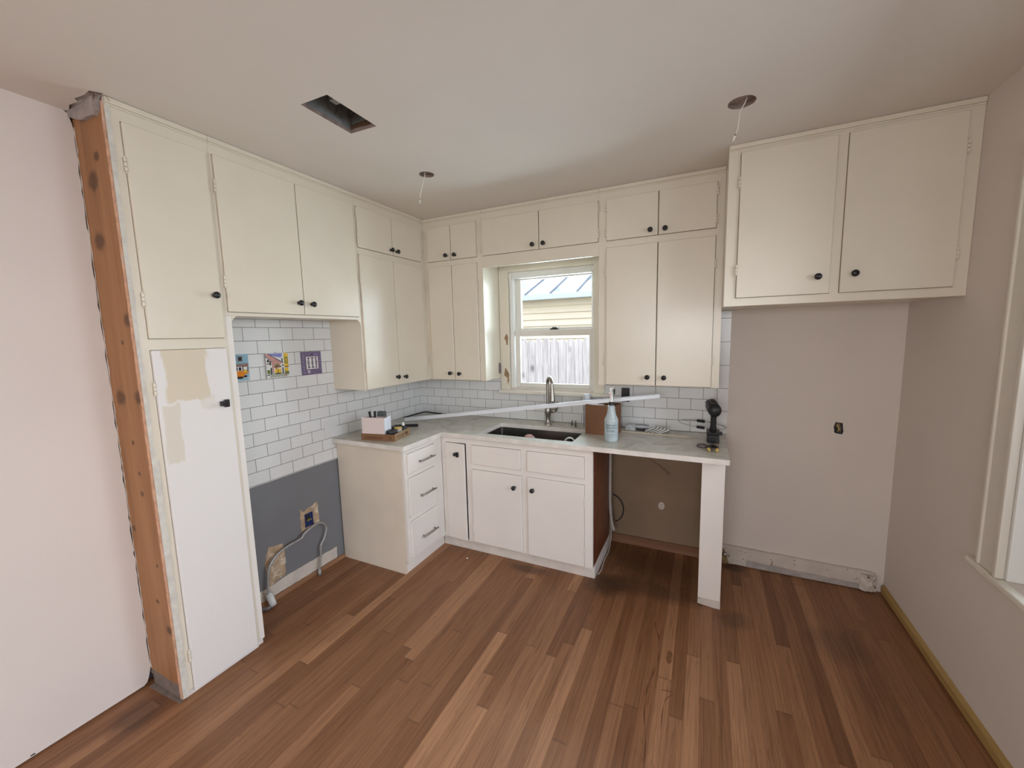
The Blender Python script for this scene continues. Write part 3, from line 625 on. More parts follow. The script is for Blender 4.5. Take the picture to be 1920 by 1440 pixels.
def cabinet(name, loc, F, a0, a1, b0, b1, depth, doors, label, mat='cream', top=True, cat='cabinet', lift=0.003):
    root = thing(name, loc, label, cat)
    holes = []
    for dd in doors:
        h = [dd[0], dd[1], max(dd[2], b0), min(dd[3], b1)]
        holes.append(tuple(h))
    b = B(); frame(b, F, a0, a1, b0, b1, holes); obj('face_frame', b, mat, root)
    b = B(); b.box(a0, a1, b0+lift, b1-0.001, -depth, -0.0195, F=F); obj('carcass', b, mat, root)
    # dark interior sheet just behind the door gaps, paints their shadow line
    b = B(); [b.box(h[0]-0.003, h[1]+0.003, h[2]+0.004, h[3]-0.004, -0.0192, -0.0182, F=F) for h in holes]; obj('gap_shade', b, 'dark', root)
    for dd in doors: door(root, F, *dd[:4], dd[7] if len(dd) > 7 else mat, dd[4], dd[5], dd[6] if len(dd) > 6 else None)
    if top:
        b = B(); b.box(a0, a1, b1-0.022, b1-0.0005, 0, 0.010, 0.003, F); b.box(a0, a1, b1-0.030, b1-0.022, 0, 0.005, 0.002, F); obj('crown_strip', b, mat, root)
    return root
HT = H-0.0005
FX = face_x(d); FY = face_y(e); FG = face_y(g_)
# pantry
PB = Vector((0.16, -1.99, 0.0))
k_off = PB.y
PBY = -PB.y
PB_ = (PBY,)
class _P(tuple): pass
PB = (PBY,)                         # y of a point in the door's own coordinates = world y + PB[0]
M['patchy'] = pantry_door_mat()
pan = cabinet('pantry_cabinet', (0.16, -PBY, 0), FX, -2.174, -1.8275, 0.037, HT, d-0.012,
              [(-2.135, -1.841, 1.615, 2.451, 'L', (-1.872, 1.812)), (-2.135, -1.841, 0.037, 1.571, None, None, None, 'patchy')],
              'tall narrow cream pantry cupboard at far left with raw wooden side')
# the lower pantry door is rebuilt to hang below the frame
for o in list(pan.children):
    if o.name.startswith('door') and o.data.materials[0] == M['patchy']:
        me = o.data; bpy.data.objects.remove(o); bpy.data.meshes.remove(me)
lo = door(pan, FX, -2.135, -1.841, 0.020, 1.571, 'patchy', 'L', None, (-1.874, 1.308), hz=(0.197, 1.409))
lo['label'] = 'lower pantry door, white with cream patches of old paint'
b = B(); b.box(-1.8272, -1.80, 0.037, 1.7215, -0.019, 0, 0.002, FX); b.box(-1.8272, -1.80, 0.0, 1.7215, -(d-0.0125), -0.0192, 0, FX); obj('side_stile', b, 'white', pan)
b = B(); b.box(-2.16, -1.83, 0.0, 0.036, -0.26, -0.010, 0, FX); obj('plinth', b, 'white', pan)
b = B(); b.box(0.040, 0.281, 0.072, 2.50, 2.1745, 2.1785, 0.0, lambda a, z, c: Vector((a, -c, z))); obj('raw_side_board', b, 'pine', pan, label='bare orange brown pine board')
b = B(); lf, rt = [], []; z = 0.08
while z < 2.47: lf.append((0.0452, z)); rt.append((0.0495+random.uniform(-0.003, 0.005), z)); z += random.uniform(0.008, 0.03)
b.prism(lf + rt[::-1], -2.1798, -2.1787, lambda a, z_, c: Vector((a, c, z_))); obj('plaster_flecks', b, 'plaster', pan)
# splintered paint along the face frame edge
b = B(); z = 0.01; pts = []
while z < 2.515: pts.append(z); z += random.uniform(0.012, 0.035)
lf = [(0.281+random.uniform(-0.002, 0.003), z) for z in pts]; rt = [(0.2995+random.uniform(-0.003, 0.0012), z) for z in pts]
b.prism(lf + rt[::-1], -2.179+0.0, -2.1745, lambda a, z_, c: Vector((a, c, z_))); obj('torn_edge', b, 'torn', pan)
b = B(); lf = [(-2.1765, z) for z in pts]; rt = [(-2.162+random.uniform(-0.0025, 0.0035)+(0.008 if z < 1.1 else 0.0), z) for z in pts]
b.prism(lf + rt[::-1], 0.0002, 0.0016, FX); obj('peeling_paint', b, M.setdefault('peel', paint('peeling_grey_primer', (0.62, 0.585, 0.52, 1), 0.7, 0.10, 30, 0.3, 80, dirt=(0.45, 0.40, 0.37, 1), dscale=12)), pan)
b = B(); b.box(0.046, 0.290, -2.1755, -2.1745, 0.0008, 0.071); b.prism([(0.062, -2.203), (0.30, -2.190), (0.296, -2.1755), (0.050, -2.1755)], 0.0002, 0.0012); obj('recess_shade_and_patch', b, 'subfloor_recess', pan)  # upright plate paints the dark of the recess; flat piece is bare floor

# cupboard over the range alcove
rng = cabinet('range_cabinet', (0.16, -1.40, 1.722), FX, -1.827, -0.9855, 1.722, HT, d-0.0125,
        [(-1.814, -1.4042, 1.738, 2.451, 'L', (-1.440, 1.803)), (-1.4040, -0.997, 1.738, 2.451, 'R', (-1.358, 1.800))],
        'cream double-door cupboard above the tiled range alcove')
for br_ in ([(-1.80, 1.7218), (-1.80, 1.697), (-1.776, 1.7218)], [(-0.9855, 1.7218), (-1.012, 1.7218), (-0.9855, 1.696)]):
    b = B(); b.prism(br_, -0.019, 0, FX); obj('corner_bracket', b, 'cream', rng)
lu = cabinet('wall_cabinet', (0.16, -0.63, 1.248), FX, -0.985, -e-0.0005, 1.248, HT, d-0.0085,
        [(-0.971, -0.6492, 2.189, 2.451, 'L', (-0.672, 2.222)), (-0.6490, -0.319, 2.189, 2.451, 'R', (-0.612, 2.220)),
         (-0.971, -0.6492, 1.251, 2.149, 'L', (-0.682, 1.312)), (-0.6490, -0.319, 1.251, 2.149, 'R', (-0.598, 1.306))],
        'cream four-door wall cupboard on the left wall, right of the range alcove')
co = cabinet('wall_cabinet', (0.57, -0.14, 1.248), FY, d+0.0005, 0.839, 1.248, HT, e-0.0085,
        [(0.339, 0.5628, 2.189, 2.451, 'L', (0.526, 2.224)), (0.5632, 0.791, 2.189, 2.451, 'R', (0.606, 2.222)),
         (0.339, 0.5628, 1.251, 2.149, 'L', (0.524, 1.306)), (0.5632, 0.791, 1.251, 2.149, 'R', (0.610, 1.303))],
        'narrow cream four-door wall cupboard in the corner, left of the sink window')
b = B(); b.box(-0.055, -0.030, 1.285, 1.375, 0.0, 0.006, 0.002, lambda a, z, c: Vector((0.839+c, a, z))); b.box(-0.050, -0.037, 1.30, 1.36, 0.006, 0.012, 0.002, lambda a, z, c: Vector((0.839+c, a, z))); obj('bracket', b, 'greygear', co)
br = cabinet('bridge_cabinet', (1.28, -0.14, 2.105), FY, 0.8395, 1.7165, 2.105, HT, e-0.021,
        [(0.842, 1.2968, 2.189, 2.451, 'L', (1.254, 2.224)), (1.2972, 1.7145, 2.189, 2.451, 'R', (1.335, 2.224))],
        'long low cream cupboard bridging above the sink window', lift=0.082)
ru = cabinet('wall_cabinet', (2.08, -0.14, 1.248), FY, 1.717, 2.448, 1.248, HT, e-0.0215,
        [(1.766, 2.0848, 2.189, 2.451, 'L', (2.040, 2.222)), (2.0852, 2.407, 2.189, 2.451, 'R', (2.126, 2.220)),
         (1.766, 2.0848, 1.251, 2.149, 'L', (2.036, 1.308)), (2.0852, 2.407, 1.251, 2.149, 'R', (2.136, 1.307))],
        'wide cream four-door wall cupboard right of the sink window')
dc = cabinet('fridge_cabinet', (2.9, -0.27, 1.721), FG, 2.449, W-0.001, 1.721, HT, g_-0.001,
        [(2.501, 2.898, 1.760, 2.482, 'L', (2.846, 1.842)), (2.934, 3.335, 1.760, 2.482, 'R', (2.986, 1.846))],
        'deep cream double-door cupboard high at right over the empty fridge space')

# base drawers under the left counter
FD = face_x(0.615)
bd = thing('drawer_cabinet', (0.3, -0.80, 0), 'white three-drawer base cabinet under the left end of the counter', 'cabinet')
drw = [(-0.978, -0.682, 0.701, 0.837), (-0.978, -0.682, 0.402, 0.670), (-0.978, -0.682, 0.109, 0.372)]
b = B(); frame(b, FD, -1.004, -0.587, 0.09, 0.8745, drw); obj('face_frame', b, 'white', bd)
b = B(); b.box(-0.985, -0.587, 0.09, 0.874, -0.605, -0.0195, F=FD); obj('carcass', b, 'white', bd)
b = B(); [b.box(h[0]-0.002, h[1]+0.002, h[2]-0.002, h[3]+0.002, -0.0192, -0.0182, F=FD) for h in drw]; obj('gap_shade', b, 'dark', bd)
b = B(); b.prism([(0.010, 0.001), (0.580, 0.001), (0.580, 0.088), (0.5955, 0.090), (0.5955, 0.8745), (0.010, 0.8745)], 0.9855, 1.0045, lambda a, z, c: Vector((a, -c, z))); obj('end_panel', b, 'cream_panel', bd, label='tan cream end panel')
b = B(); b.box(-0.9850, -0.5500, 0.001, 0.0865, -0.06, -0.0360, 0.001, FD); obj('toe_kick', b, 'white', bd)
for i, (a0, a1, z0, z1) in enumerate(drw):
    b = B(); b.box(a0+GAP, a1-GAP, z0+GAP, z1-GAP, -0.008, DT, 0.004, FD); o = obj('drawer', b, 'white', bd)
    zc_ = (0.762, 0.520, 0.222)[i]; b = B()
    b.tube([FD(-0.880, zc_, DT+0.026), FD(-0.716, zc_, DT+0.026)], 0.0052, 10)
    for a in (-0.862, -0.734): b.tube([FD(a, zc_, DT), FD(a, zc_, DT+0.026)], [0.0055, 0.0045], 8)
    obj('bar_pull', b, 'nickel', o)
# sink base
FS = face_y(0.585)
sb = thing('sink_cabinet', (1.2, -0.3, 0), 'white sink base cabinet with two doors and a narrow ajar side door', 'cabinet')
fr = [(0.655, 0.828, 0.095, 0.829), (0.875, 1.264, 0.682, 0.827), (1.309, 1.703, 0.682, 0.827), (0.875, 1.268, 0.095, 0.648), (1.310, 1.703, 0.092, 0.646)]
b = B(); frame(b, FS, 0.6165, 1.755, 0.088, 0.8745, fr); obj('face_frame', b, 'white', sb)
b = B(); b.box(0.6165, 0.8800, 0.089, 0.874, -0.575, -0.0195, F=FS); b.box(0.8800, 1.7365, 0.089, 0.60, -0.575, -0.0195, F=FS); b.box(1.66, 1.7365, 0.60, 0.874, -0.575, -0.0195, F=FS); obj('carcass', b, 'white', sb)
b = B(); [b.box(h[0]-0.002, h[1]+0.002, h[2]-0.002, h[3]+0.002, -0.0192, -0.0182, F=FS) for h in fr]; obj('gap_shade', b, 'dark', sb)
b = B(); b.box(0.088, 0.8745, -0.5655, -0.085, 1.737, 1.7555, 0.0, lambda z, y, x_: Vector((x_, y, z))); obj('side_panel', b, 'redwood', sb, label='reddish brown stained wooden side panel')
b = B(); b.box(0.5795, 1.760, 0.001, 0.0875, -0.575, -0.036, 0.001, FS); obj('toe_kick', b, M.setdefault('scuffed', paint('scuffed_white_paint', (0.72, 0.66, 0.60, 1), 0.5, 0.08, 12, 0.1, 60, dirt=(0.22, 0.12, 0.07, 1), dscale=9, dlim=(0.63, 0.68))), sb)
nd = door(sb, FS, *fr[0], 'white', 'L', None, (0.768, 0.748), shear=0.10)
b = B(); b.box(fr[0][1]+0.0005, fr[0][1]+0.003, fr[0][2], fr[0][3], -0.018, -0.001, F=FS); obj('door_gap_shade', b, 'dark', sb)  # dark strip painting the shade beside the ajar door
for h in fr[1:3]:
    b = B(); b.box(h[0]+GAP, h[1]-GAP, h[2]+GAP, h[3]-GAP, -0.008, 0.009, 0.004, FS); obj('false_drawer', b, 'white', sb)
door(sb, FS, *fr[3], 'white', 'L', (1.216, 0.562)); door(sb, FS, *fr[4], 'white', 'R', (1.352, 0.563))
# end panel that carries the right end of the counter
ep = thing('counter_support', (2.43, -0.3, 0), 'white end panel holding up the right end of the counter', 'panel')
b = B(); b.box(2.371, 2.488, 0.046, 0.8745, -0.019, 0.0, 0.0015, face_y(0.557)); obj('front_board', b, 'white', ep)
b = B(); b.box(2.470, 2.488, 0.0, 0.8745, -0.535, -0.0195, 0, face_y(0.557)); obj('side_board', b, 'white', ep)
b = B(); b.prism([(2.371, 0.010), (2.40, 0.006), (2.45, 0.001), (2.489, 0.0005), (2.489, 0.045), (2.371, 0.045)], -0.019, 0.001, face_y(0.557)); obj('foot_block', b, 'plaster', ep)

# ------------------------------------------------------------------ worktop, sink, tap
ZC = 0.905
bm = bmesh.new()
SK = (0.917, 1.612, -0.540, -0.190)
def rr(x0, x1, y0, y1, r_, n=5):
    out = []
    for cx, cy, t0 in ((x1-r_, y1-r_, 0), (x0+r_, y1-r_, 90), (x0+r_, y0+r_, 180), (x1-r_, y0+r_, 270)):
        for i in range(n+1):
            t = math.radians(t0+90*i/n); out.append((cx+r_*math.cos(t), cy+r_*math.sin(t)))
    return out
edges = []
for L_ in ([(0.0095, -1.039), (0.646, -1.039), (0.646, -0.614), (2.505, -0.614), (2.505, -0.0095), (0.0095, -0.0095)], rr(*SK, 0.012)): edges += loop(L_, 0.8750)
bmesh.ops.triangle_fill(bm, use_beauty=True, use_dissolve=False, edges=edges)
r = bmesh.ops.extrude_face_region(bm, geom=bm.faces[:])
for v in [q for q in r['geom'] if isinstance(q, bmesh.types.BMVert)]: v.co.z = ZC
bmesh.ops.recalc_face_normals(bm, faces=bm.faces[:])
for f in bm.faces:
    if abs(f.normal.z) < 0.5: f.material_index = 1
b = B(); b.bm.free(); b.bm = bm
obj('worktop', b, ['counter', 'counteredge'], label='worn grey beige L-shaped stone worktop across the base cabinets', cat='worktop', org=(1.2, -0.3, 0.875))
sk = thing('sink', (1.26, -0.36, 0.66), 'undermounted stainless steel sink basin below the window', 'sink')
b = B(); x0, x1, y0, y1 = 0.909, 1.622, -0.546, -0.172
rings = [(rr(x0-0.02, x1+0.02, y0-0.015, y1+0.015, 0.02), 0.8745), (rr(x0, x1, y0, y1, 0.015), 0.8745), (rr(x0+0.004, x1-0.004, y0+0.004, y1-0.004, 0.02), 0.67), (rr(x0+0.03, x1-0.03, y0+0.03, y1-0.03, 0.03), 0.652)]
n_ = len(rings[0][0]); pts = [Vector((x, y, z)) for R_, z in rings for x, y in R_]
b._add(pts, [(j*n_+i, j*n_+(i+1) % n_, (j+1)*n_+(i+1) % n_, (j+1)*n_+i) for j in range(3) for i in range(n_)] + [tuple(3*n_+i for i in range(n_))])
obj('basin', b, 'steel', sk)
b = B(); b.lathe([(0.045, 0.0), (0.045, 0.004), (0.032, 0.003), (0.0, 0.001)], lambda x, y, z: Vector((1.27+x, -0.30+y, 0.6522+z)), 24); obj('drain', b, 'nickel', sk)
# tap
tx, ty = 1.286, -0.112
fa = thing('faucet', (tx, ty, ZC), 'brushed nickel gooseneck kitchen faucet behind the sink', 'faucet')
b = B(); b.lathe([(0.030, 0.0), (0.030, 0.006), (0.024, 0.012), (0.020, 0.030), (0.0195, 0.060), (0.024, 0.085), (0.026, 0.105), (0.024, 0.125), (0.017, 0.140), (0.014, 0.150)], lambda x, y, z: Vector((tx+x, ty+y, ZC+z)), 24); obj('body', b, 'nickel', fa)
arc = [(tx, ty, ZC+0.145), (tx, ty, ZC+0.22), (tx+0.001, ty-0.001, ZC+0.29)]
for i in range(1, 10):
    t = math.pi*i/10; R_ = 0.062; c = R_*(1-math.cos(t)); arc.append((tx+c*0.58, ty-c*0.82, ZC+0.31+0.060*math.sin(t)))
arc += [(tx+0.124*0.58, ty-0.124*0.82, ZC+0.275)]
b = B(); b.tube(smooth_path(arc, 4), 0.0125, 14); obj('spout', b, 'nickel', fa)
hx, hy = tx+0.124*0.58, ty-0.124*0.82
b = B(); b.lathe([(0.013, 0.300), (0.015, 0.28), (0.018, 0.24), (0.022, 0.207), (0.023, 0.200), (0.019, 0.198)], lambda x, y, z: Vector((hx+x+(0.30-z)*0.04, hy+y-(0.30-z)*0.05, ZC+z)), 20); obj('spray_head', b, 'nickel', fa)
b = B(); b.tube([(tx+0.015, ty, ZC+0.105), (tx+0.045, ty-0.006, ZC+0.108), (tx+0.068, ty-0.010, ZC+0.115)], [0.016, 0.015, 0.012], 14)
b.tube([(tx+0.066, ty-0.010, ZC+0.112), (tx+0.078, ty-0.012, ZC+0.135), (tx+0.084, ty-0.014, ZC+0.185)], [0.010, 0.006, 0.0065], 10); obj('lever', b, 'nickel', fa)
ag = thing('soap_dispenser', (1.49, -0.108, ZC), 'short pair of bare metal studs on a flange right of the faucet', 'dispenser')
b = B(); b.lathe([(0.024, 0.0), (0.024, 0.004), (0.015, 0.010), (0.0, 0.011)], lambda x, y, z: Vector((1.49+x, -0.108+y, ZC+z)), 18); obj('flange', b, 'nickel', ag)
b = B(); [b.tube([(1.49+s, -0.108, ZC+0.008), (1.49+s, -0.108, ZC+0.042)], 0.006, 10) for s in (-0.013, 0.013)]; obj('stud', b, 'steel', ag)
b = B(); blob = []
for i in range(9):
    for j in range(7):
        u, v = i/8, j/6; x = 1.165+0.19*u; y = -0.47+0.16*v
        blob.append(Vector((x, y, 0.672+0.222*max(0, math.sin(math.pi*(u**0.8)))**0.7*max(0, math.sin(math.pi*(0.12+0.76*v)))**0.6+random.uniform(-0.012, 0.012))))
b._add(blob, [(i*7+j, (i+1)*7+j, (i+1)*7+j+1, i*7+j+1) for i in range(8) for j in range(6)])
so = obj('cloth', b, 'pinkcloth', label='crumpled pink cloth lying in the sink', cat='cloth', org=(1.23, -0.37, 0.66)); m_ = so.modifiers.new('thick', 'SOLIDIFY'); m_.thickness = 0.003
b = B(); b.tube(smooth_path([(1.505, -0.44, 0.662), (1.500, -0.43, 0.78), (1.518, -0.42, 0.868), (1.556, -0.42, 0.897), (1.590, -0.42, 0.872), (1.602, -0.43, 0.78), (1.598, -0.44, 0.662)], 6), 0.0055, 8)
obj('hose', b, 'whitewire', label='loop of thin white hose standing in the right end of the sink', cat='hose', org=(1.51, -0.45, 0.66))

# ------------------------------------------------------------------ long trim rail across the worktop
R0 = Vector((0.150, -0.430, 0.930)); R1 = Vector((2.105, -0.20, 1.178))
ax = (R1-R0).normalized(); sd = Vector((0, 0, 1)).cross(ax).normalized(); upr = ax.cross(sd)
def FRL(a, z, c): return R0 + ax*c + upr*z + sd*a
Lr = (R1-R0).length
prof = [(p*0.9, q*0.82) for p, q in [(-0.014, -0.016), (-0.014, 0.010), (-0.010, 0.016), (-0.004, 0.016), (-0.004, 0.011), (0.006, 0.011), (0.006, 0.016), (0.014, 0.016), (0.014, 0.013), (0.009, 0.013), (0.009, 0.008), (-0.011, 0.008), (-0.011, -0.016)]]
b = B(); b.prism(prof, 0, Lr, FRL)
obj('metal_trim_rail', b, 'alum', label='long white metal trim rail lying diagonally across the worktop past the faucet', cat='rail', org=tuple(R0))

# ------------------------------------------------------------------ cardboard tray and its contents
def skew(o, ux, uy): return lambda a, bb_, c: Vector((o[0]+ux[0]*a+uy[0]*bb_, o[1]+ux[1]*a+uy[1]*bb_, o[2]+c))
Ot = (0.250, -1.000, ZC+0.0005); ux = Vector((0.251, 0.048)).normalized(); uy = Vector((-ux.y, ux.x))
FT = skew(Ot, ux, uy); TW, TD, TH = 0.258, 0.205, 0.046
tr = thing('cardboard_tray', (0.36, -0.88, ZC), 'shallow brown cardboard tray of supplies on the left worktop', 'tray')
b = B(); b.box(0, TW, 0, TD, 0, 0.003, F=FT); obj('bottom', b, 'card', tr)
b = B(); b.box(0, TW, 0, 0.004, 0.003, TH, F=FT); b.box(0, TW, TD-0.004, TD, 0.003, TH, F=FT); b.box(0, 0.004, 0.004, TD-0.004, 0.003, TH, F=FT); obj('wall', b, 'card', tr)
b = B(); b.box(TW-0.004, TW, 0.0041, TD-0.0041, 0.003, TH+0.004, F=FT); obj('end_wall', b, 'cardlight', tr)
b = B()
for (a0, a1, z0, z1) in ((0.03, 0.07, 0.022, 0.026), (0.075, 0.12, 0.020, 0.026), (0.03, 0.16, 0.013, 0.016), (0.125, 0.165, 0.021, 0.026), (0.212, 0.217, 0.012, 0.034), (0.226, 0.231, 0.012, 0.034)): b.box(a0, a1, -0.0006, 0.0, z0, z1, F=FT)
for (a0, a1, z0, z1) in ((0.02, 0.07, 0.026, 0.031), (0.08, 0.13, 0.024, 0.030), (0.02, 0.11, 0.015, 0.018), (0.14, 0.17, 0.014, 0.034)): b.box(TW, TW+0.0006, a0, a1, z0, z1, F=FT)
obj('print', b, 'brownink', tr)
zb_ = 0.0032
cb_ = thing('card_box', tuple(FT(0.10, 0.06, 0.004)), 'pale pink open card box standing in the cardboard tray', 'box')
b = B(); b.box(0.004, 0.178, 0.0055, 0.008, zb_, 0.158, F=lambda a, bb_, c: FT(a-0.02+0.03*0, bb_+(c*0.00), c) if False else FT(a+0.004*(c/0.158), bb_, c))
b.box(0.006, 0.178, 0.085, 0.087, zb_, 0.150, F=FT); b.box(0.005, 0.008, 0.008, 0.085, zb_, 0.150, F=FT); obj('shell', b, 'pink', cb_)
b = B(); b.box(0.176, 0.178, 0.0082, 0.085, 0.042, 0.152, F=lambda a, bb_, c: FT(a+bb_*0.06, bb_, c+bb_*0.10)); b.box(0.175, 0.1775, 0.045, 0.049, 0.042, 0.150, F=lambda a, bb_, c: FT(a+bb_*0.06+0.002, bb_, c+bb_*0.10)); obj('white_end_flap', b, 'paper', cb_)
tp = thing('tape_roll', tuple(FT(0.212, 0.050, 0.004)), 'black tape roll on a white spool at the tray front corner', 'tape')
b = B(); b.lathe([(0.034, 0.004), (0.034, 0.043)], lambda x, y, z: FT(0.214+x, 0.042+y, z), 24); obj('spool', b, 'jar', tp)
b = B(); b.lathe([(0.033, 0.0435), (0.0375, 0.046), (0.0375, 0.064), (0.034, 0.068), (0.020, 0.068), (0.018, 0.062), (0.0, 0.060)], lambda x, y, z: FT(0.214+x, 0.042+y, z), 26); obj('tape', b, 'blackpl', tp)
jr = thing('clear_jar', tuple(FT(0.218, 0.118, 0.004)), 'small frosted jar with tan lid behind the black tape roll', 'jar')
b = B(); b.lathe([(0.026, 0.0035), (0.027, 0.05), (0.025, 0.060)], lambda x, y, z: FT(0.220+x, 0.112+y, z), 22); obj('body', b, M.setdefault('frost', paint('frosted_plastic', (0.5, 0.5, 0.48, 1), 0.3, 0.2, 60, 0)), jr)
b = B(); b.lathe([(0.027, 0.0605), (0.027, 0.072), (0.0, 0.073)], lambda x, y, z: FT(0.220+x, 0.112+y, z), 22); obj('lid', b, 'tan', jr)
bo = thing('glue_bottle', tuple(FT(0.215, 0.172, 0.004)), 'black bottle with white nozzle at the tray back corner', 'bottle')
b = B(); b.lathe([(0.022, 0.0035), (0.023, 0.055), (0.014, 0.068), (0.010, 0.072)], lambda x, y, z: FT(0.226+x, 0.172+y, z), 18); obj('body', b, 'blackpl', bo)
b = B(); b.lathe([(0.010, 0.0725), (0.009, 0.085), (0.003, 0.097), (0.0, 0.098)], lambda x, y, z: FT(0.226+x, 0.172+y, z), 14); obj('nozzle', b, 'whitewire', bo)
b = B(); b.box(0.120, 0.185, 0.110, 0.175, 0.0035, 0.068, 0.004, FT); obj('tool_case', b, 'blackpl', label='small black case in the tray behind the pink box', cat='case', org=tuple(FT(0.15, 0.14, 0.004)))
b = B(); b.box(0.055, 0.112, 0.118, 0.150, 0.0035, 0.178, 0.003, FT); obj('foam_block', b, 'greyblock', label='dark grey foam block standing behind the pink card box', cat='block', org=tuple(FT(0.08, 0.13, 0.004)))
sc = thing('scissors', tuple(FT(0.03, 0.05, 0.004)), 'black tool handles sticking up out of the pink card box', 'scissors')
for s in (0, 1):
    b = B(); b.tube([FT(0.060+0.016*s, 0.045+0.01*s, 0.0035), FT(0.055+0.024*s, 0.045+0.01*s, 0.14), FT(0.044+0.038*s, 0.045+0.01*s, 0.192)], [0.005, 0.007, 0.009], 10); obj('handle', b, 'blackmatte', sc)
b = B(); b.tube(smooth_path([(0.205, -0.62, ZC+0.012), (0.24, -0.60, ZC+0.012), (0.30, -0.555, ZC+0.012), (0.36, -0.53, ZC+0.012)], 5), 0.011, 10)
obj('hand_tool', b, 'blackmatte', label='black hand tool lying beneath the left end of the metal rail', cat='tool', org=(0.28, -0.57, ZC))
b = B(); b.tube(smooth_path([(0.03, -0.30, ZC+0.006), (0.05, -0.17, ZC+0.012), (0.09, -0.08, ZC+0.02), (0.16, -0.05, ZC+0.008), (0.24, -0.045, ZC+0.006)], 6), 0.0055, 8)
obj('black_cable', b, 'blackmatte', label='black cable curving across the worktop corner behind the metal rail', cat='cable', org=(0.12, -0.12, ZC))

# ------------------------------------------------------------------ right part of the worktop
bx = thing('cardboard_box', (1.73, -0.24, ZC), 'open brown cardboard box beside the sink behind the spray bottle', 'box')
O2 = (1.632, -0.300, ZC+0.0005); ux = Vector((0.20, -0.020)).normalized(); uy = Vector((-ux.y, ux.x)); FBX = skew(O2, ux, uy); BW, BD, BH = 0.205, 0.150, 0.205
b = B(); b.box(0, BW, 0, 0.004, 0.0, BH, F=FBX); b.box(0, 0.004, 0.004, BD, 0, BH, F=FBX); b.box(0, BW, BD-0.004, BD, 0, BH, F=FBX); b.box(BW-0.004, BW, 0.004, BD-0.004, 0, BH, F=FBX); b.box(0.004, BW-0.004, 0.004, BD-0.004, 0, 0.004, F=FBX)
obj('shell', b, 'cardbrown', bx)
b = B(); b.box(0.006, 0.085, 0.006, 0.08, 0.192, 0.195, F=lambda a, q, c: FBX(a+q*0.3, q, c+q*0.08)); b.box(0.095, 0.17, 0.006, 0.06, 0.190, 0.194, F=FBX); b.box(0.07, 0.13, 0.085, 0.14, 0.180, 0.184, F=FBX); obj('papers', b, 'pink', bx)
b = B(); b.box(-0.001, 0.0, 0.0, BD, 0.02, BH-0.02, F=FBX); obj('tape_strip', b, 'card', bx)
cl = thing('squeeze_bottle', (1.585, -0.10, ZC), 'clear grey bottle with white cap behind the box and metal rail', 'bottle')
b = B(); b.lathe([(0.026, 0.0005), (0.028, 0.02), (0.028, 0.17), (0.022, 0.195), (0.018, 0.20)], lambda x, y, z: Vector((1.585+x, -0.085+y, ZC+z)), 20); obj('body', b, M.setdefault('smoke', paint('smoky_plastic', (0.30, 0.31, 0.32, 1), 0.25, 0.3, 20, 0)), cl)
b = B(); b.lathe([(0.026, 0.2005), (0.027, 0.24), (0.024, 0.246), (0.0, 0.247)], lambda x, y, z: Vector((1.585+x, -0.085+y, ZC+z)), 20); obj('cap', b, 'jar', cl)

sx, sy = 1.838, -0.436
sp_o = thing('spray_bottle', (sx, sy, ZC), 'translucent white trigger spray bottle with black collar on the worktop', 'spray bottle')
kb = NT('translucent_bottle'); kb.b.inputs['Transmission Weight'].default_value = 0.0; kb.b.inputs['Subsurface Weight'].default_value = 0.25
kb.b.inputs['Subsurface Radius'].default_value = (0.02, 0.025, 0.03)
M['bottle'] = kb.fin(kb.ramp(kb.noise(kb.pos(), 30, 2), [(0.3, (0.43, 0.50, 0.52, 1)), (0.7, (0.50, 0.57, 0.58, 1))]), 0.25)
Fs = lambda x, y, z: Vector((sx+x, sy+y, ZC+z))
b = B(); b.lathe([(0.036, 0.0005), (0.041, 0.004), (0.0435, 0.014), (0.0435, 0.130), (0.0435, 0.142), (0.040, 0.150), (0.031, 0.170), (0.026, 0.190), (0.0235, 0.210), (0.0235, 0.222), (0.021, 0.230), (0.016, 0.234)], Fs, 32); obj('body', b, 'bottle', sp_o)
b = B(); b.lathe([(0.0165, 0.2345), (0.0165, 0.254), (0.013, 0.256)], Fs, 22); obj('collar', b, 'black', sp_o)
b = B(); b.lathe([(0.013, 0.2565), (0.012, 0.29), (0.010, 0.30), (0.0, 0.301)], Fs, 16); b.box(-0.010, 0.010, -0.040, 0.050, 0.296, 0.322, 0.005, Fs); b.box(-0.007, 0.007, -0.030, 0.045, 0.322, 0.350, 0.005, Fs); obj('trigger_head', b, 'vinylw', sp_o)
b = B(); b.box(-0.014, -0.0105, 0.01, 0.05, 0.30, 0.335, 0.001, Fs); b.box(0.0105, 0.014, 0.01, 0.05, 0.30, 0.335, 0.001, Fs); b.tube([Fs(0, 0.045, 0.30), Fs(0, 0.055, 0.285), Fs(0, 0.05, 0.262)], 0.004, 8); obj('trigger', b, 'blackpl', sp_o)
b = B(); b.lathe([(0.0, 0.0), (0.0045, 0.0), (0.0045, 0.0008), (0.0, 0.0008)], lambda x, y, z: Fs(x, -0.0405-z, 0.309+y), 12); obj('nozzle_mark', b, 'red_ink', sp_o)
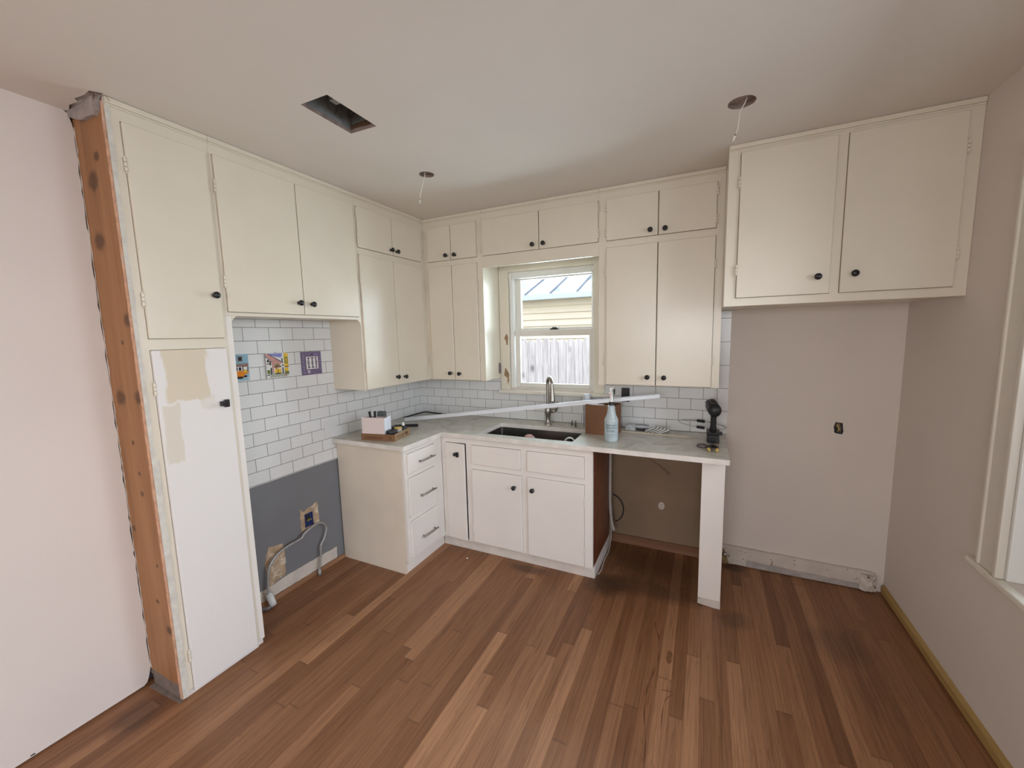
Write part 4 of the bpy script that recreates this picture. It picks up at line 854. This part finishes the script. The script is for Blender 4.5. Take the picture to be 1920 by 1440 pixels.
def text_on_bottle(txt, size, zc, width):
    cu = bpy.data.curves.new('t', 'FONT'); cu.body = txt; cu.size = size; cu.align_x = 'CENTER'; cu.align_y = 'CENTER'; cu.offset = 0.0005
    o = bpy.data.objects.new('t', cu); C.objects.link(o)
    dg = bpy.context.evaluated_depsgraph_get(); me = o.evaluated_get(dg).to_mesh()
    xs = [v.co.x for v in me.vertices]; k = width/(max(xs)-min(xs))
    vs = []; cdir = math.atan2(-2.5627, 0.5267)
    for v in me.vertices:
        th_ = cdir + v.co.x*k/0.0438; vs.append(Fs(0.0439*math.cos(th_), 0.0439*math.sin(th_), zc+v.co.y*min(k, 1.3)))
    fs = [tuple(p.vertices) for p in me.polygons]
    o.evaluated_get(dg).to_mesh_clear(); bpy.data.objects.remove(o); bpy.data.curves.remove(cu)
    return vs, fs
b = B()
for t in (('HEAVY DUTY', 0.0140, 0.110, 0.070), ('SPRAY BOTTLE', 0.0145, 0.094, 0.074)): b._add(*text_on_bottle(*t))
cdir = math.atan2(-2.5627, 0.5267)
def strip(s0, s1, z0, z1, n=8, slope=0.0):
    pts = []
    for i in range(n+1):
        s = s0+(s1-s0)*i/n; t = cdir+s/0.0438
        pts += [Fs(0.0438*math.cos(t), 0.0438*math.sin(t), z0+slope*(s-s0)), Fs(0.0438*math.cos(t), 0.0438*math.sin(t), z1+slope*(s-s0))]
    b._add(pts, [(2*i, 2*i+2, 2*i+3, 2*i+1) for i in range(n)])
for s0, s1, z in ((-0.010, 0.022, 0.078), (-0.010, 0.024, 0.071)):
    x = s0
    while x < s1: w_ = random.uniform(0.002, 0.005); strip(x, min(x+w_, s1), z-0.0018, z+0.0018, 2); x += w_+0.0012
strip(-0.029, -0.020, 0.082, 0.086, 4, -0.6); strip(-0.027, -0.015, 0.066, 0.069, 4, 0.3); strip(-0.024, -0.018, 0.073, 0.077, 4, -0.8)
for z in (0.052, 0.045, 0.034): strip(-0.028, random.uniform(0.0, 0.02), z-0.0007, z+0.0007, 8)
obj('label_print', b, 'ink', sp_o)

# tile offcuts, tape, clear box, wood strip
b = B(); b.box(1.872, 1.940, -0.125, -0.070, ZC+0.0005, ZC+0.042, 0.004)
obj('plastic_box', b, M.setdefault('clearbox', paint('clear_plastic', (0.46, 0.46, 0.46, 1), 0.2, 0.25, 50, 0)), label='small clear plastic box on the worktop by the back tiles', cat='box', org=(1.906, -0.097, ZC))
b = B(); b.box(1.946, 1.998, -0.095, -0.055, ZC+0.0005, ZC+0.021, 0.003); obj('spacer_pack', b, 'blackpl', label='dark packet beneath the white paper plate on the worktop', cat='packet', org=(1.97, -0.075, ZC))
b = B(); b.lathe([(0.0, 0.024), (0.040, 0.0235), (0.054, 0.036), (0.055, 0.037), (0.041, 0.0268), (0.0, 0.027)], lambda x, y, z: Vector((1.972+x, -0.083+y*0.75, ZC+z)), 28)
obj('paper_plate', b, 'paper', label='white round dish resting on a dark packet beside the tile offcuts', cat='dish', org=(1.972, -0.083, ZC+0.021))
oc_labels = ['white tile offcut leftmost in the leaning row on the worktop', 'second white tile offcut in the leaning row', 'third white tile offcut in the leaning row', 'fourth white tile offcut in the leaning row', 'white tile offcut rightmost in the leaning row on the worktop']
for i in range(5):
    xx = 2.012+0.0225*i; tilt = math.radians(28-1.2*i)
    def FO(a, q, c, xx=xx, tilt=tilt, i=i):
        x_, z_ = a*math.cos(tilt)-c*math.sin(tilt), a*math.sin(tilt)+c*math.cos(tilt)
        return Vector((xx+x_, -0.105-0.007*i+q, ZC+0.001+z_))
    o = thing('tile_offcut', tuple(FO(0.03, 0, 0)), oc_labels[i], 'tile', 'tile offcuts on the worktop')
    b = B(); b.box(0, 0.072, -0.03, 0.03, 0.0035, 0.0090, 0.001, FO); obj('glaze', b, 'tilechip', o)
    b = B(); b.box(0.001, 0.071, -0.029, 0.029, 0.0, 0.0034, 0, FO); obj('backing', b, 'tileback', o)
A0 = Vector((1.832, -0.160, ZC)); A1 = Vector((2.323, -0.178, ZC)); dv = (A1-A0).normalized(); nv = Vector((-dv.y, dv.x, 0))
b = B(); b.box(0, (A1-A0).length, -0.006, 0.006, 0.0005, 0.0085, 0.001, lambda a, q, c: A0+dv*a+nv*q+Vector((0, 0, c)))
obj('wood_strip', b, 'stick', label='thin pale wooden strip lying on the worktop near the backsplash', cat='strip', org=tuple(A0))

# drill standing on its battery
dx_, dy_ = 2.428, -0.225
dr = thing('cordless_drill', (dx_, dy_, ZC), 'black cordless drill standing upright on its battery at the worktop end', 'drill')
nd_ = Vector((-0.22, 0.95, 0.14)).normalized(); sd_ = nd_.cross(Vector((0, 0, 1))).normalized(); ud_ = sd_.cross(nd_)
P0 = Vector((dx_+0.002, dy_-0.02, ZC+0.205))
FDR = lambda x, y, z: P0 + sd_*x + ud_*y + nd_*z
b = B(); b.lathe([(0.0, -0.048), (0.018, -0.046), (0.031, -0.036), (0.037, -0.020), (0.038, 0.0), (0.036, 0.045), (0.033, 0.080), (0.030, 0.085)], lambda x, y, z: FDR(x, y*1.12, z), 24); b.box(-0.016, 0.016, 0.028, 0.050, -0.02, 0.07, 0.006, FDR); obj('motor_housing', b, 'blackpl', dr)
b = B(); b.lathe([(0.028, 0.0855), (0.029, 0.10), (0.026, 0.105)], FDR, 22); obj('clutch_ring', b, 'greygear', dr)
b = B(); b.lathe([(0.022, 0.1055), (0.022, 0.125), (0.018, 0.145), (0.010, 0.160), (0.0, 0.161)], FDR, 22); obj('chuck', b, 'blackmatte', dr)
b = B(); hp = [(dx_+0.002, dy_-0.015, ZC+0.185), (dx_, dy_-0.012, ZC+0.15), (dx_, dy_-0.010, ZC+0.11), (dx_-0.001, dy_-0.010, ZC+0.060)]
rings = []; n_ = 14; pts = []
for (px, py, pz), (ra, rb) in zip(hp, ((0.020, 0.030), (0.0165, 0.026), (0.0165, 0.026), (0.022, 0.034))):
    for i in range(n_): t = 2*math.pi*i/n_; pts.append(Vector((px+ra*math.cos(t), py+rb*math.sin(t), pz)))
b._add(pts, [(j*n_+i, j*n_+(i+1) % n_, (j+1)*n_+(i+1) % n_, (j+1)*n_+i) for j in range(3) for i in range(n_)] + [tuple(range(n_)), tuple(3*n_+i for i in range(n_))], True); obj('handle', b, 'blackmatte', dr)
b = B(); b.box(dx_-0.038, dx_+0.038, dy_-0.050, dy_+0.055, ZC+0.052, ZC+0.066, 0.004); b.box(dx_+0.036, dx_+0.050, dy_-0.045, dy_-0.015, ZC+0.050, ZC+0.070, 0.003); obj('foot', b, 'blackpl', dr)
b = B(); b.box(dx_-0.035, dx_+0.035, dy_-0.055, dy_+0.055, ZC+0.0005, ZC+0.0515, 0.005); b.box(dx_-0.028, dx_+0.028, dy_-0.0555, dy_-0.0545, ZC+0.036, ZC+0.042); obj('battery', b, 'black', dr)
b = B(); b.box(-0.006, 0.006, -0.052, -0.034, 0.036, 0.05, 0.003, FDR); obj('trigger', b, 'black', dr)
# wire hoop with black sleeves resting behind the drill
lp = []
for i in range(28):
    t = 2*math.pi*i/28; a = 0.142*math.cos(t); q = 0.026*math.sin(t)
    lp.append(Vector((2.363+a, -0.095+q*1.55+0.0*a, 0.981-a*0.09+q*0.5)))
hp_ = thing('wire_hoop', (2.363, -0.09, 0.975), 'oval metal wire hoop with two black sleeves behind the drill', 'hoop')
b = B(); b.tube(lp, 0.0028, 8, True); obj('wire', b, 'conduit', hp_)
for s in (-1, 1):
    t0 = 1.62 if s > 0 else -1.62
    q = [Vector((2.363+0.142*math.cos(t0+k), -0.095+0.0403*math.sin(t0+k), 0.981-0.142*math.cos(t0+k)*0.09+0.013*math.sin(t0+k))) for k in (-0.17, 0, 0.17)]
    b = B(); b.tube(q, 0.0095, 12); obj('sleeve', b, 'blackmatte', hp_)
# pliers and loose fitting
pl_ = thing('pliers', (2.425, -0.43, ZC), 'small pliers with tan tipped black grips in front of the drill', 'pliers')
b = B(); b.tube([(2.432, -0.335, ZC+0.010), (2.430, -0.370, ZC+0.013), (2.428, -0.395, ZC+0.014)], [0.006, 0.012, 0.013], 10); b.tube([(2.418, -0.335, ZC+0.010), (2.422, -0.370, ZC+0.012), (2.424, -0.395, ZC+0.013)], [0.005, 0.010, 0.011], 10); obj('jaws', b, 'greygear', pl_)
for s in (-1, 1):
    c0 = Vector((2.425, -0.395, ZC+0.014))
    b = B(); b.tube(smooth_path([c0+Vector((s*0.005, 0, 0)), c0+Vector((s*0.020, -0.030, 0)), c0+Vector((s*0.024, -0.062, -0.002))], 4), 0.0095, 10); h_ = obj('handle', b, 'blackmatte', pl_)
    b = B(); b.tube([c0+Vector((s*0.024, -0.0625, -0.002)), c0+Vector((s*0.019, -0.090, -0.003))], [0.0098, 0.0085], 10); obj('grip_tip', b, 'tan', h_)
b = B(); b.lathe([(0.0, 0.0005), (0.026, 0.0005), (0.032, 0.008), (0.026, 0.016), (0.012, 0.019), (0.0, 0.019)], lambda x, y, z: Vector((2.368+x, -0.385+y, ZC+z)), 16)
obj('metal_fitting', b, 'greygear', label='scuffed round metal fitting left of the pliers', cat='fitting', org=(2.368, -0.385, ZC))

# ------------------------------------------------------------------ alcove: art tiles, electrical box, cables
art = {'blk': (0.02, 0.02, 0.025, 1), 'sky': (0.25, 0.42, 0.52, 1), 'org': (0.72, 0.22, 0.02, 1), 'wht': (0.74, 0.73, 0.70, 1), 'gry': (0.22, 0.21, 0.21, 1), 'red': (0.35, 0.10, 0.07, 1),
       'yel': (0.72, 0.45, 0.03, 1), 'grn': (0.13, 0.17, 0.05, 1), 'blu': (0.20, 0.22, 0.50, 1), 'pnk': (0.50, 0.26, 0.23, 1), 'pur': (0.155, 0.125, 0.215, 1), 'lil': (0.33, 0.29, 0.40, 1), 'brn': (0.18, 0.08, 0.04, 1), 'pav': (0.36, 0.37, 0.30, 1)}
akeys = list(art)
for q in akeys: M['art_'+q] = paint('glaze_'+q, art[q], 0.2, 0.12, 60, 0)
def art_tile(y0, z0, label, shapes, bg, hook=True):
    s = 0.150
    t = thing('art_tile', (0.008, y0+s/2, z0), label, 'tile', 'painted tiles in the range alcove')
    b = B(); b.mi = akeys.index(bg); b.box(y0, y0+s, z0, z0+s, 0.0085, 0.0145, 0.0008, FL)
    for i, (c, pts) in enumerate(shapes):
        b.mi = akeys.index(c); b.poly([FL(y0+u*s, z0+v*s, 0.0146+0.00006*i) for u, v in pts])
    obj('picture', b, ['art_'+q for q in akeys], t)
    if hook:
        b = B(); b.prism([(y0+s*0.45, z0+s), (y0+s*0.55, z0+s), (y0+s*0.5, z0+s*1.06)], 0.0085, 0.010, FL); obj('hanger', b, 'nickel', t)
def R4(u0, u1, v0, v1): return [(u0, v0), (u1, v0), (u1, v1), (u0, v1)]
sh1 = [('sky', R4(0.02, .98, .66, .98)), ('gry', R4(.02, .98, .36, .66)), ('wht', R4(.02, .98, .02, .12)), ('blk', R4(.3, .9, .12, .2)), ('sky', R4(.55, .95, .03, .10)),
       ('gry', R4(.12, .30, .70, .95)), ('blk', R4(.34, .52, .68, .92)), ('gry', R4(.60, .80, .72, .94)), ('blk', R4(.64, .76, .76, .90)), ('sky', R4(.37, .49, .76, .88)),
       ('org', [(.20, .20), (.78, .16), (.86, .30), (.80, .38), (.22, .36)]), ('org', [(.78, .22), (.98, .28), (.98, .34), (.80, .34)]), ('wht', R4(.26, .74, .38, .54)), ('blk', R4(.30, .42, .39, .52)), ('blk', R4(.46, .58, .39, .52)), ('blk', R4(.62, .71, .39, .52)),
       ('brn', R4(.24, .78, .54, .58)), ('wht', R4(.80, .92, .42, .52)), ('yel', R4(.80, .90, .30, .42)), ('red', R4(.70, .96, .54, .62)), ('brn', R4(.05, .2, .3, .6)), ('blk', [(.2, .2), (.78, .14), (.7, .08), (.3, .1)]), ('gry', R4(.55, .9, .58, .66))]
art_tile(-1.716, 1.377, 'painted tile with an orange tram, leftmost and half hidden by the pantry', sh1, 'sky', False)
sh2 = [('blu', [(.15, .98), (.75, .98), (.70, .80), (.45, .80)]), ('wht', [(.30, .90), (.5, .84), (.70, .80), (.66, .60), (.40, .68)]), ('pnk', [(.02, .98), (.12, .98), (.68, .62), (.66, .52), (.36, .60), (.34, .15), (.28, .15), (.27, .66), (.04, .90)]),
       ('blk', [(.02, .90), (.27, .66), (.27, .63), (.02, .86)]), ('blk', [(.12, .98), (.16, .98), (.68, .66), (.68, .62)]), ('pav', [(.10, .02), (.94, .02), (.72, .22), (.30, .22)]), ('pnk', R4(.34, .62, .40, .60)), ('grn', R4(.40, .58, .44, .54)),
       ('blk', R4(.08, .16, .64, .74)), ('blk', R4(.18, .24, .52, .68)), ('brn', R4(.05, .18, .56, .60)), ('grn', R4(.06, .18, .18, .34)), ('blk', R4(.20, .26, .16, .42)), ('blk', [(.04, .1), (.22, .14), (.22, .17), (.04, .14)]),
       ('yel', R4(.38, .64, .18, .36)), ('brn', R4(.36, .68, .42, .47)), ('blk', R4(.40, .62, .15, .19)), ('blk', R4(.50, .52, .19, .36)), ('red', R4(.41, .49, .36, .42)), ('wht', R4(.68, .76, .20, .84)), ('blk', R4(.69, .74, .58, .78)), ('blk', R4(.70, .75, .16, .40)), ('blk', R4(.70, .76, .46, .52)),
       ('yel', R4(.80, .98, .42, .98)), ('grn', R4(.82, .96, .56, .82)), ('yel', R4(.86, .92, .60, .78)), ('brn', R4(.80, .98, .40, .44)), ('grn', R4(.80, .98, .10, .24)), ('yel', R4(.80, .96, .24, .38)), ('red', R4(.80, .88, .08, .14)), ('blk', R4(.0, .02, .0, 1.))]
art_tile(-1.470, 1.374, 'painted tile with a yellow tram in a white street, the middle one', sh2, 'wht')
sh3 = []
for i in range(7): sh3 += [('lil', [(0.05, .10+.12*i), (0.10, .05+.12*i), (0.15, .10+.12*i), (0.10, .15+.12*i)]), ('blk', R4(.085, .115, .085+.12*i, .115+.12*i))]
for i in range(6): sh3 += [('lil', R4(.26+.11*i, .29+.11*i, .90, .93)), ('pnk', R4(.88, .91, .20+.12*i, .23+.12*i)), ('blu', R4(.92, .96, .25+.1*i, .29+.1*i))]
sh3 += [('wht', R4(.22, .82, .24, .78))]
for i in range(3):
    x = .27+.19*i; sh3 += [('pur', [(x, .28), (x+.04, .36), (x+.01, .52), (x+.04, .66), (x, .75), (x+.12, .75), (x+.09, .66), (x+.12, .52), (x+.09, .36), (x+.12, .28)]), ('gry', R4(x+.035, x+.085, .44, .60))]
for i in range(2):
    x = .365+.19*i; sh3 += [('blk', [(x, .30), (x+.03, .36), (x+.06, .30)]), ('blk', [(x+.01, .74), (x+.03, .69), (x+.05, .74)])]
sh3 += [('wht', R4(.26, .30, .06, .20)), ('wht', R4(.33, .37, .06, .20)), ('lil', R4(.24, .40, .11, .15)), ('blk', R4(.50, .56, .86, .92)), ('blu', R4(.60, .80, .84, .88))]
art_tile(-1.230, 1.371, 'purple painted tile with white vase shapes, rightmost of the painted three', sh3, 'pur')

eb = thing('electrical_box', (0.0, -1.267, 0.40), 'open blue electrical box with yellow wires in the grey alcove wall', 'electrical box')
b = B(); b.box(-1.296, -1.238, 0.359, 0.449, 0.0018, 0.004, F=FL); b.box(-1.296, -1.290, 0.359, 0.449, 0.004, 0.008, F=FL); b.box(-1.244, -1.238, 0.359, 0.449, 0.004, 0.008, F=FL); b.box(-1.29, -1.244, 0.443, 0.449, 0.004, 0.008, F=FL); obj('box', b, 'blue', eb)
b = B(); b.box(-1.288, -1.262, 0.395, 0.442, 0.0041, 0.005, F=FL); obj('opening', b, 'black', eb)
b = B(); [b.tube(smooth_path([FL(-1.283+0.010*i, 0.400+0.012*(i % 2), 0.005), FL(-1.279+0.010*i, 0.408, 0.014), FL(-1.272+0.010*i, 0.396+0.01*(i % 2), 0.010)], 4), 0.0018, 6) for i in range(3)]; obj('wires', b, 'yellow', eb)
eb2 = thing('electrical_box', (3.11, 0, 0.99), 'ragged black outlet hole with bare wires in the fridge space wall', 'electrical box')
b = B(); b.prism(ragged([(3.092, 0.962), (3.128, 0.957), (3.136, 0.975), (3.132, 0.99), (3.128, 1.026), (3.094, 1.030), (3.086, 1.00)], 0.0015, 0.008), 0.0004, 0.0015, FB); obj('opening', b, 'black', eb2)
b = B(); b.tube(smooth_path([FB(3.102, 1.020, 0.0018), FB(3.105, 1.005, 0.010), FB(3.108, 0.985, 0.012), FB(3.105, 0.975, 0.006)], 4), 0.0035, 8); b.tube(smooth_path([FB(3.096, 1.012, 0.0018), FB(3.104, 1.000, 0.012), FB(3.113, 0.985, 0.010)], 4), 0.003, 8); b.tube([FB(3.111, 1.022, 0.0016), FB(3.114, 1.0, 0.01), FB(3.118, 0.968, 0.004)], 0.002, 6); obj('wires', b, 'copper', eb2)
eb3 = thing('electrical_box', (1.852, -0.008, 1.17), 'black uncovered outlet box in the backsplash above the metal rail', 'electrical box')
b = B(); b.box(1.823, 1.881, 1.095, 1.197, 0.0083, 0.0105, 0.0, FB); obj('box', b, 'black', eb3)
b = B(); b.box(1.834, 1.870, 1.11, 1.18, 0.0106, 0.016, 0.002, FB); obj('socket', b, 'blackpl', eb3)
b = B(); b.box(-1.095, -0.99, 0.915, 1.035, 0.0083, 0.0125, 0.002, FL)
obj('cover_plate', b, M.setdefault('plate', paint('white_cover_plate', (0.68, 0.675, 0.66, 1), 0.4, 0.02, 10, 0)), label='blank white cover plate on the left tiles just above the worktop', cat='cover plate', org=(0.01, -1.04, 0.975))

mc = thing('conduit_cable', (0.04, -1.40, 0.0), 'looping metal-clad cable standing up from the alcove floor', 'cable')
pc = [(0.050, -1.604, 0.085), (0.042, -1.602, 0.12), (0.040, -1.597, 0.176), (0.040, -1.581, 0.247), (0.04, -1.525, 0.298), (0.042, -1.447, 0.318), (0.044, -1.366, 0.324), (0.044, -1.337, 0.346), (0.042, -1.269, 0.366), (0.040, -1.205, 0.360), (0.038, -1.168, 0.310), (0.036, -1.186, 0.245), (0.034, -1.218, 0.200), (0.032, -1.222, 0.131), (0.030, -1.238, 0.050), (0.030, -1.242, 0.014)]
pth = smooth_path(pc, 14)
b = B(); b.tube(pth, [0.0072+0.0009*((i//2) % 2) for i in range(len(pth))], 9); obj('armour', b, 'conduit', mc)
b = B(); b.tube([(0.030, -1.240, 0.034), (0.032, -1.244, 0.0005)], [0.0115, 0.0125], 12); obj('connector', b, 'conduit', mc)
b = B(); b.tube([(0.048, -1.606, 0.095), (0.068, -1.602, 0.045), (0.074, -1.600, 0.024)], [0.019, 0.0195, 0.020], 14); obj('white_fitting', b, 'pvc', mc, label='white plastic pipe fitting')
b = B(); b.tube(smooth_path([(0.070, -1.605, 0.022), (0.060, -1.635, 0.016), (0.035, -1.655, 0.018), (0.020, -1.70, 0.02)], 4), 0.013, 10); obj('stub_pipe', b, 'greygear', mc)

# ------------------------------------------------------------------ dishwasher bay
b = B(); b.tube(smooth_path([(1.775, -0.10, 0.85), (1.768, -0.115, 0.72), (1.766, -0.12, 0.50), (1.768, -0.12, 0.32), (1.780, -0.12, 0.21), (1.796, -0.12, 0.145)], 6), 0.0105, 10)
obj('drain_hose', b, 'hose', label='grey drain hose hanging beside the sink cabinet side panel', cat='hose', org=(1.78, -0.12, 0.5))
b = B(); b.tube(smooth_path([(1.762, -0.03, 0.30), (1.765, -0.05, 0.16), (1.770, -0.10, 0.05), (1.772, -0.19, 0.006), (1.770, -0.32, 0.006), (1.778, -0.44, 0.006), (1.770, -0.50, 0.006)], 6), 0.004, 8)
obj('white_cord', b, 'hose', label='thin pale cord trailing along the sink cabinet base to the floor', cat='cord', org=(1.77, -0.2, 0.1))
b = B(); b.tube(smooth_path([(1.766, -0.012, 0.375), (1.790, -0.012, 0.366), (1.825, -0.012, 0.335), (1.845, -0.012, 0.28), (1.838, -0.012, 0.22), (1.812, -0.012, 0.18), (1.790, -0.012, 0.165)], 6), 0.0042, 8)
obj('power_cable', b, 'blackmatte', label='thin black cable bowing out from behind the grey drain hose', cat='cable', org=(1.79, -0.012, 0.27))
b = B(); b.tube([(2.02, -0.012, 0.683), (2.09, -0.014, 0.640), (2.155, -0.018, 0.592)], 0.0045, 8); b.tube([(2.155, -0.018, 0.592), (2.162, -0.020, 0.585)], [0.007, 0.005], 8)
obj('cable_stub', b, M.setdefault('brownwire', paint('brown_cable', (0.34, 0.22, 0.13, 1), 0.6, 0.2, 30, 0)), label='short brown cable stub slanting from the wall under the worktop', cat='cable', org=(2.02, -0.012, 0.683))
b = B(); b.tube(smooth_path([(2.515, -0.03, 0.075), (2.53, -0.036, 0.075), (2.548, -0.04, 0.078), (2.556, -0.04, 0.068)], 4), 0.006, 10); b.lathe([(0.012, -0.006), (0.012, 0.006)], lambda x, y, z: Vector((2.532+z, -0.036+x, 0.075+y)), 10)
obj('water_valve', b, 'nickel', label='small shutoff valve low on the wall beside the counter support', cat='valve', org=(2.53, -0.03, 0.075))
b = B(); b.lathe([(0.0, 0.0002), (0.007, 0.0004), (0.005, 0.005), (0.0, 0.006)], lambda x, y, z: Vector((0.857+x, -0.668+y, z)), 7, False)
obj('plaster_crumb', b, 'tilechip', label='white crumb on the floor in front of the sink cabinet', cat='crumb', org=(0.857, -0.668, 0))

# ------------------------------------------------------------------ ceiling openings
vt = thing('ceiling_vent_duct', (0.96, -1.66, H+0.02), 'open rectangular duct hole in the ceiling left of centre', 'vent')
x0, x1, y0, y1 = 0.880, 1.040, -1.80, -1.525
b = B(); b.box(x0-0.002, x0, y0, y1, H+0.0165, H+0.16); b.box(x1, x1+0.002, y0, y1, H+0.0165, H+0.16); b.box(x0, x1, y0-0.002, y0, H+0.0165, H+0.16); b.box(x0, x1, y1, y1+0.002, H+0.0165, H+0.16); obj('duct_collar', b, 'galv', vt)
b = B(); b.box(x0-0.03, x1+0.03, y0-0.03, y1+0.03, H+0.1605, H+0.24); obj('duct_top', b, 'galvdark', vt)
b = B(); b.box(x1-0.06, x1-0.005, -1.735, -1.70, H+0.02, H+0.05); b.box(x1-0.012, x1-0.004, -1.78, -1.60, H+0.06, H+0.10); obj('duct_tab', b, 'galv', vt)
b = B(); b.box(x0+0.005, x1-0.004, y1-0.012, y1-0.001, H+0.0168, H+0.035); obj('wood_blocking', b, 'joist', vt)
for nm, (cx, cy, r_), lab in (('light_hole', (0.893, -0.992, 0.049), 'small round light hole in the ceiling above the corner cupboards'), ('light_hole', (2.472, -0.972, 0.060), 'larger round light hole in the ceiling by the deep cupboard')):
    t = thing('ceiling_light_hole', (cx, cy, H+0.02), lab, 'ceiling hole', 'round light holes in the ceiling')
    b = B(); b.lathe([(r_+0.02, 0.0164), (r_+0.001, 0.0165), (r_+0.0015, 0.034), (r_+0.03, 0.036)], lambda x, y, z: Vector((cx+x, cy+y, H+z)), 30); obj('rim', b, 'plaster_cut', t)
    b = B(); b.box(cx-0.12, cx+0.12, cy-0.12, cy+0.12, H+0.121, H+0.135); b.box(cx-0.12, cx-0.11, cy-0.12, cy+0.12, H+0.037, H+0.12); b.box(cx+0.11, cx+0.12, cy-0.12, cy+0.12, H+0.037, H+0.12); b.box(cx-0.11, cx+0.11, cy-0.12, cy-0.11, H+0.037, H+0.12); b.box(cx-0.11, cx+0.11, cy+0.11, cy+0.12, H+0.037, H+0.12); b.box(cx-0.09, cx+0.09, cy-0.02, cy+0.015, H+0.06, H+0.12); obj('joist', b, 'joist', t)
def wire(pts, lab, loc):
    t = thing('hanging_wire', loc, lab, 'wire', 'wires hanging from the ceiling holes')
    b = B(); b.tube(smooth_path(pts, 5), 0.0022, 7); obj('wire', b, 'whitewire', t)
    e_ = Vector(pts[-1]); f_ = Vector(pts[-2])
    b = B(); b.tube([e_, e_+(e_-f_).normalized()*0.022], [0.0042, 0.0030], 8); obj('wire_end', b, 'whitewire', t)
    b = B(); b.tube([e_-(e_-f_).normalized()*0.006, e_-(e_-f_).normalized()*0.001], 0.0034, 8); obj('wire_tie', b, 'greygear', t)
wire([(2.495, -0.97, H+0.058), (2.487, -0.97, H+0.005), (2.468, -0.97, 2.49), (2.462, -0.97, 2.43), (2.452, -0.97, 2.40)], 'thin white wire hanging from the larger ceiling hole by the deep cupboard', (2.47, -0.97, 2.45))
wire([(0.885, -0.99, H+0.058), (0.878, -0.99, H+0.0), (0.860, -0.99, 2.47), (0.840, -0.99, 2.42), (0.836, -0.99, 2.395)], 'thin white wire hanging from the small ceiling hole near the corner', (0.85, -0.99, 2.45))
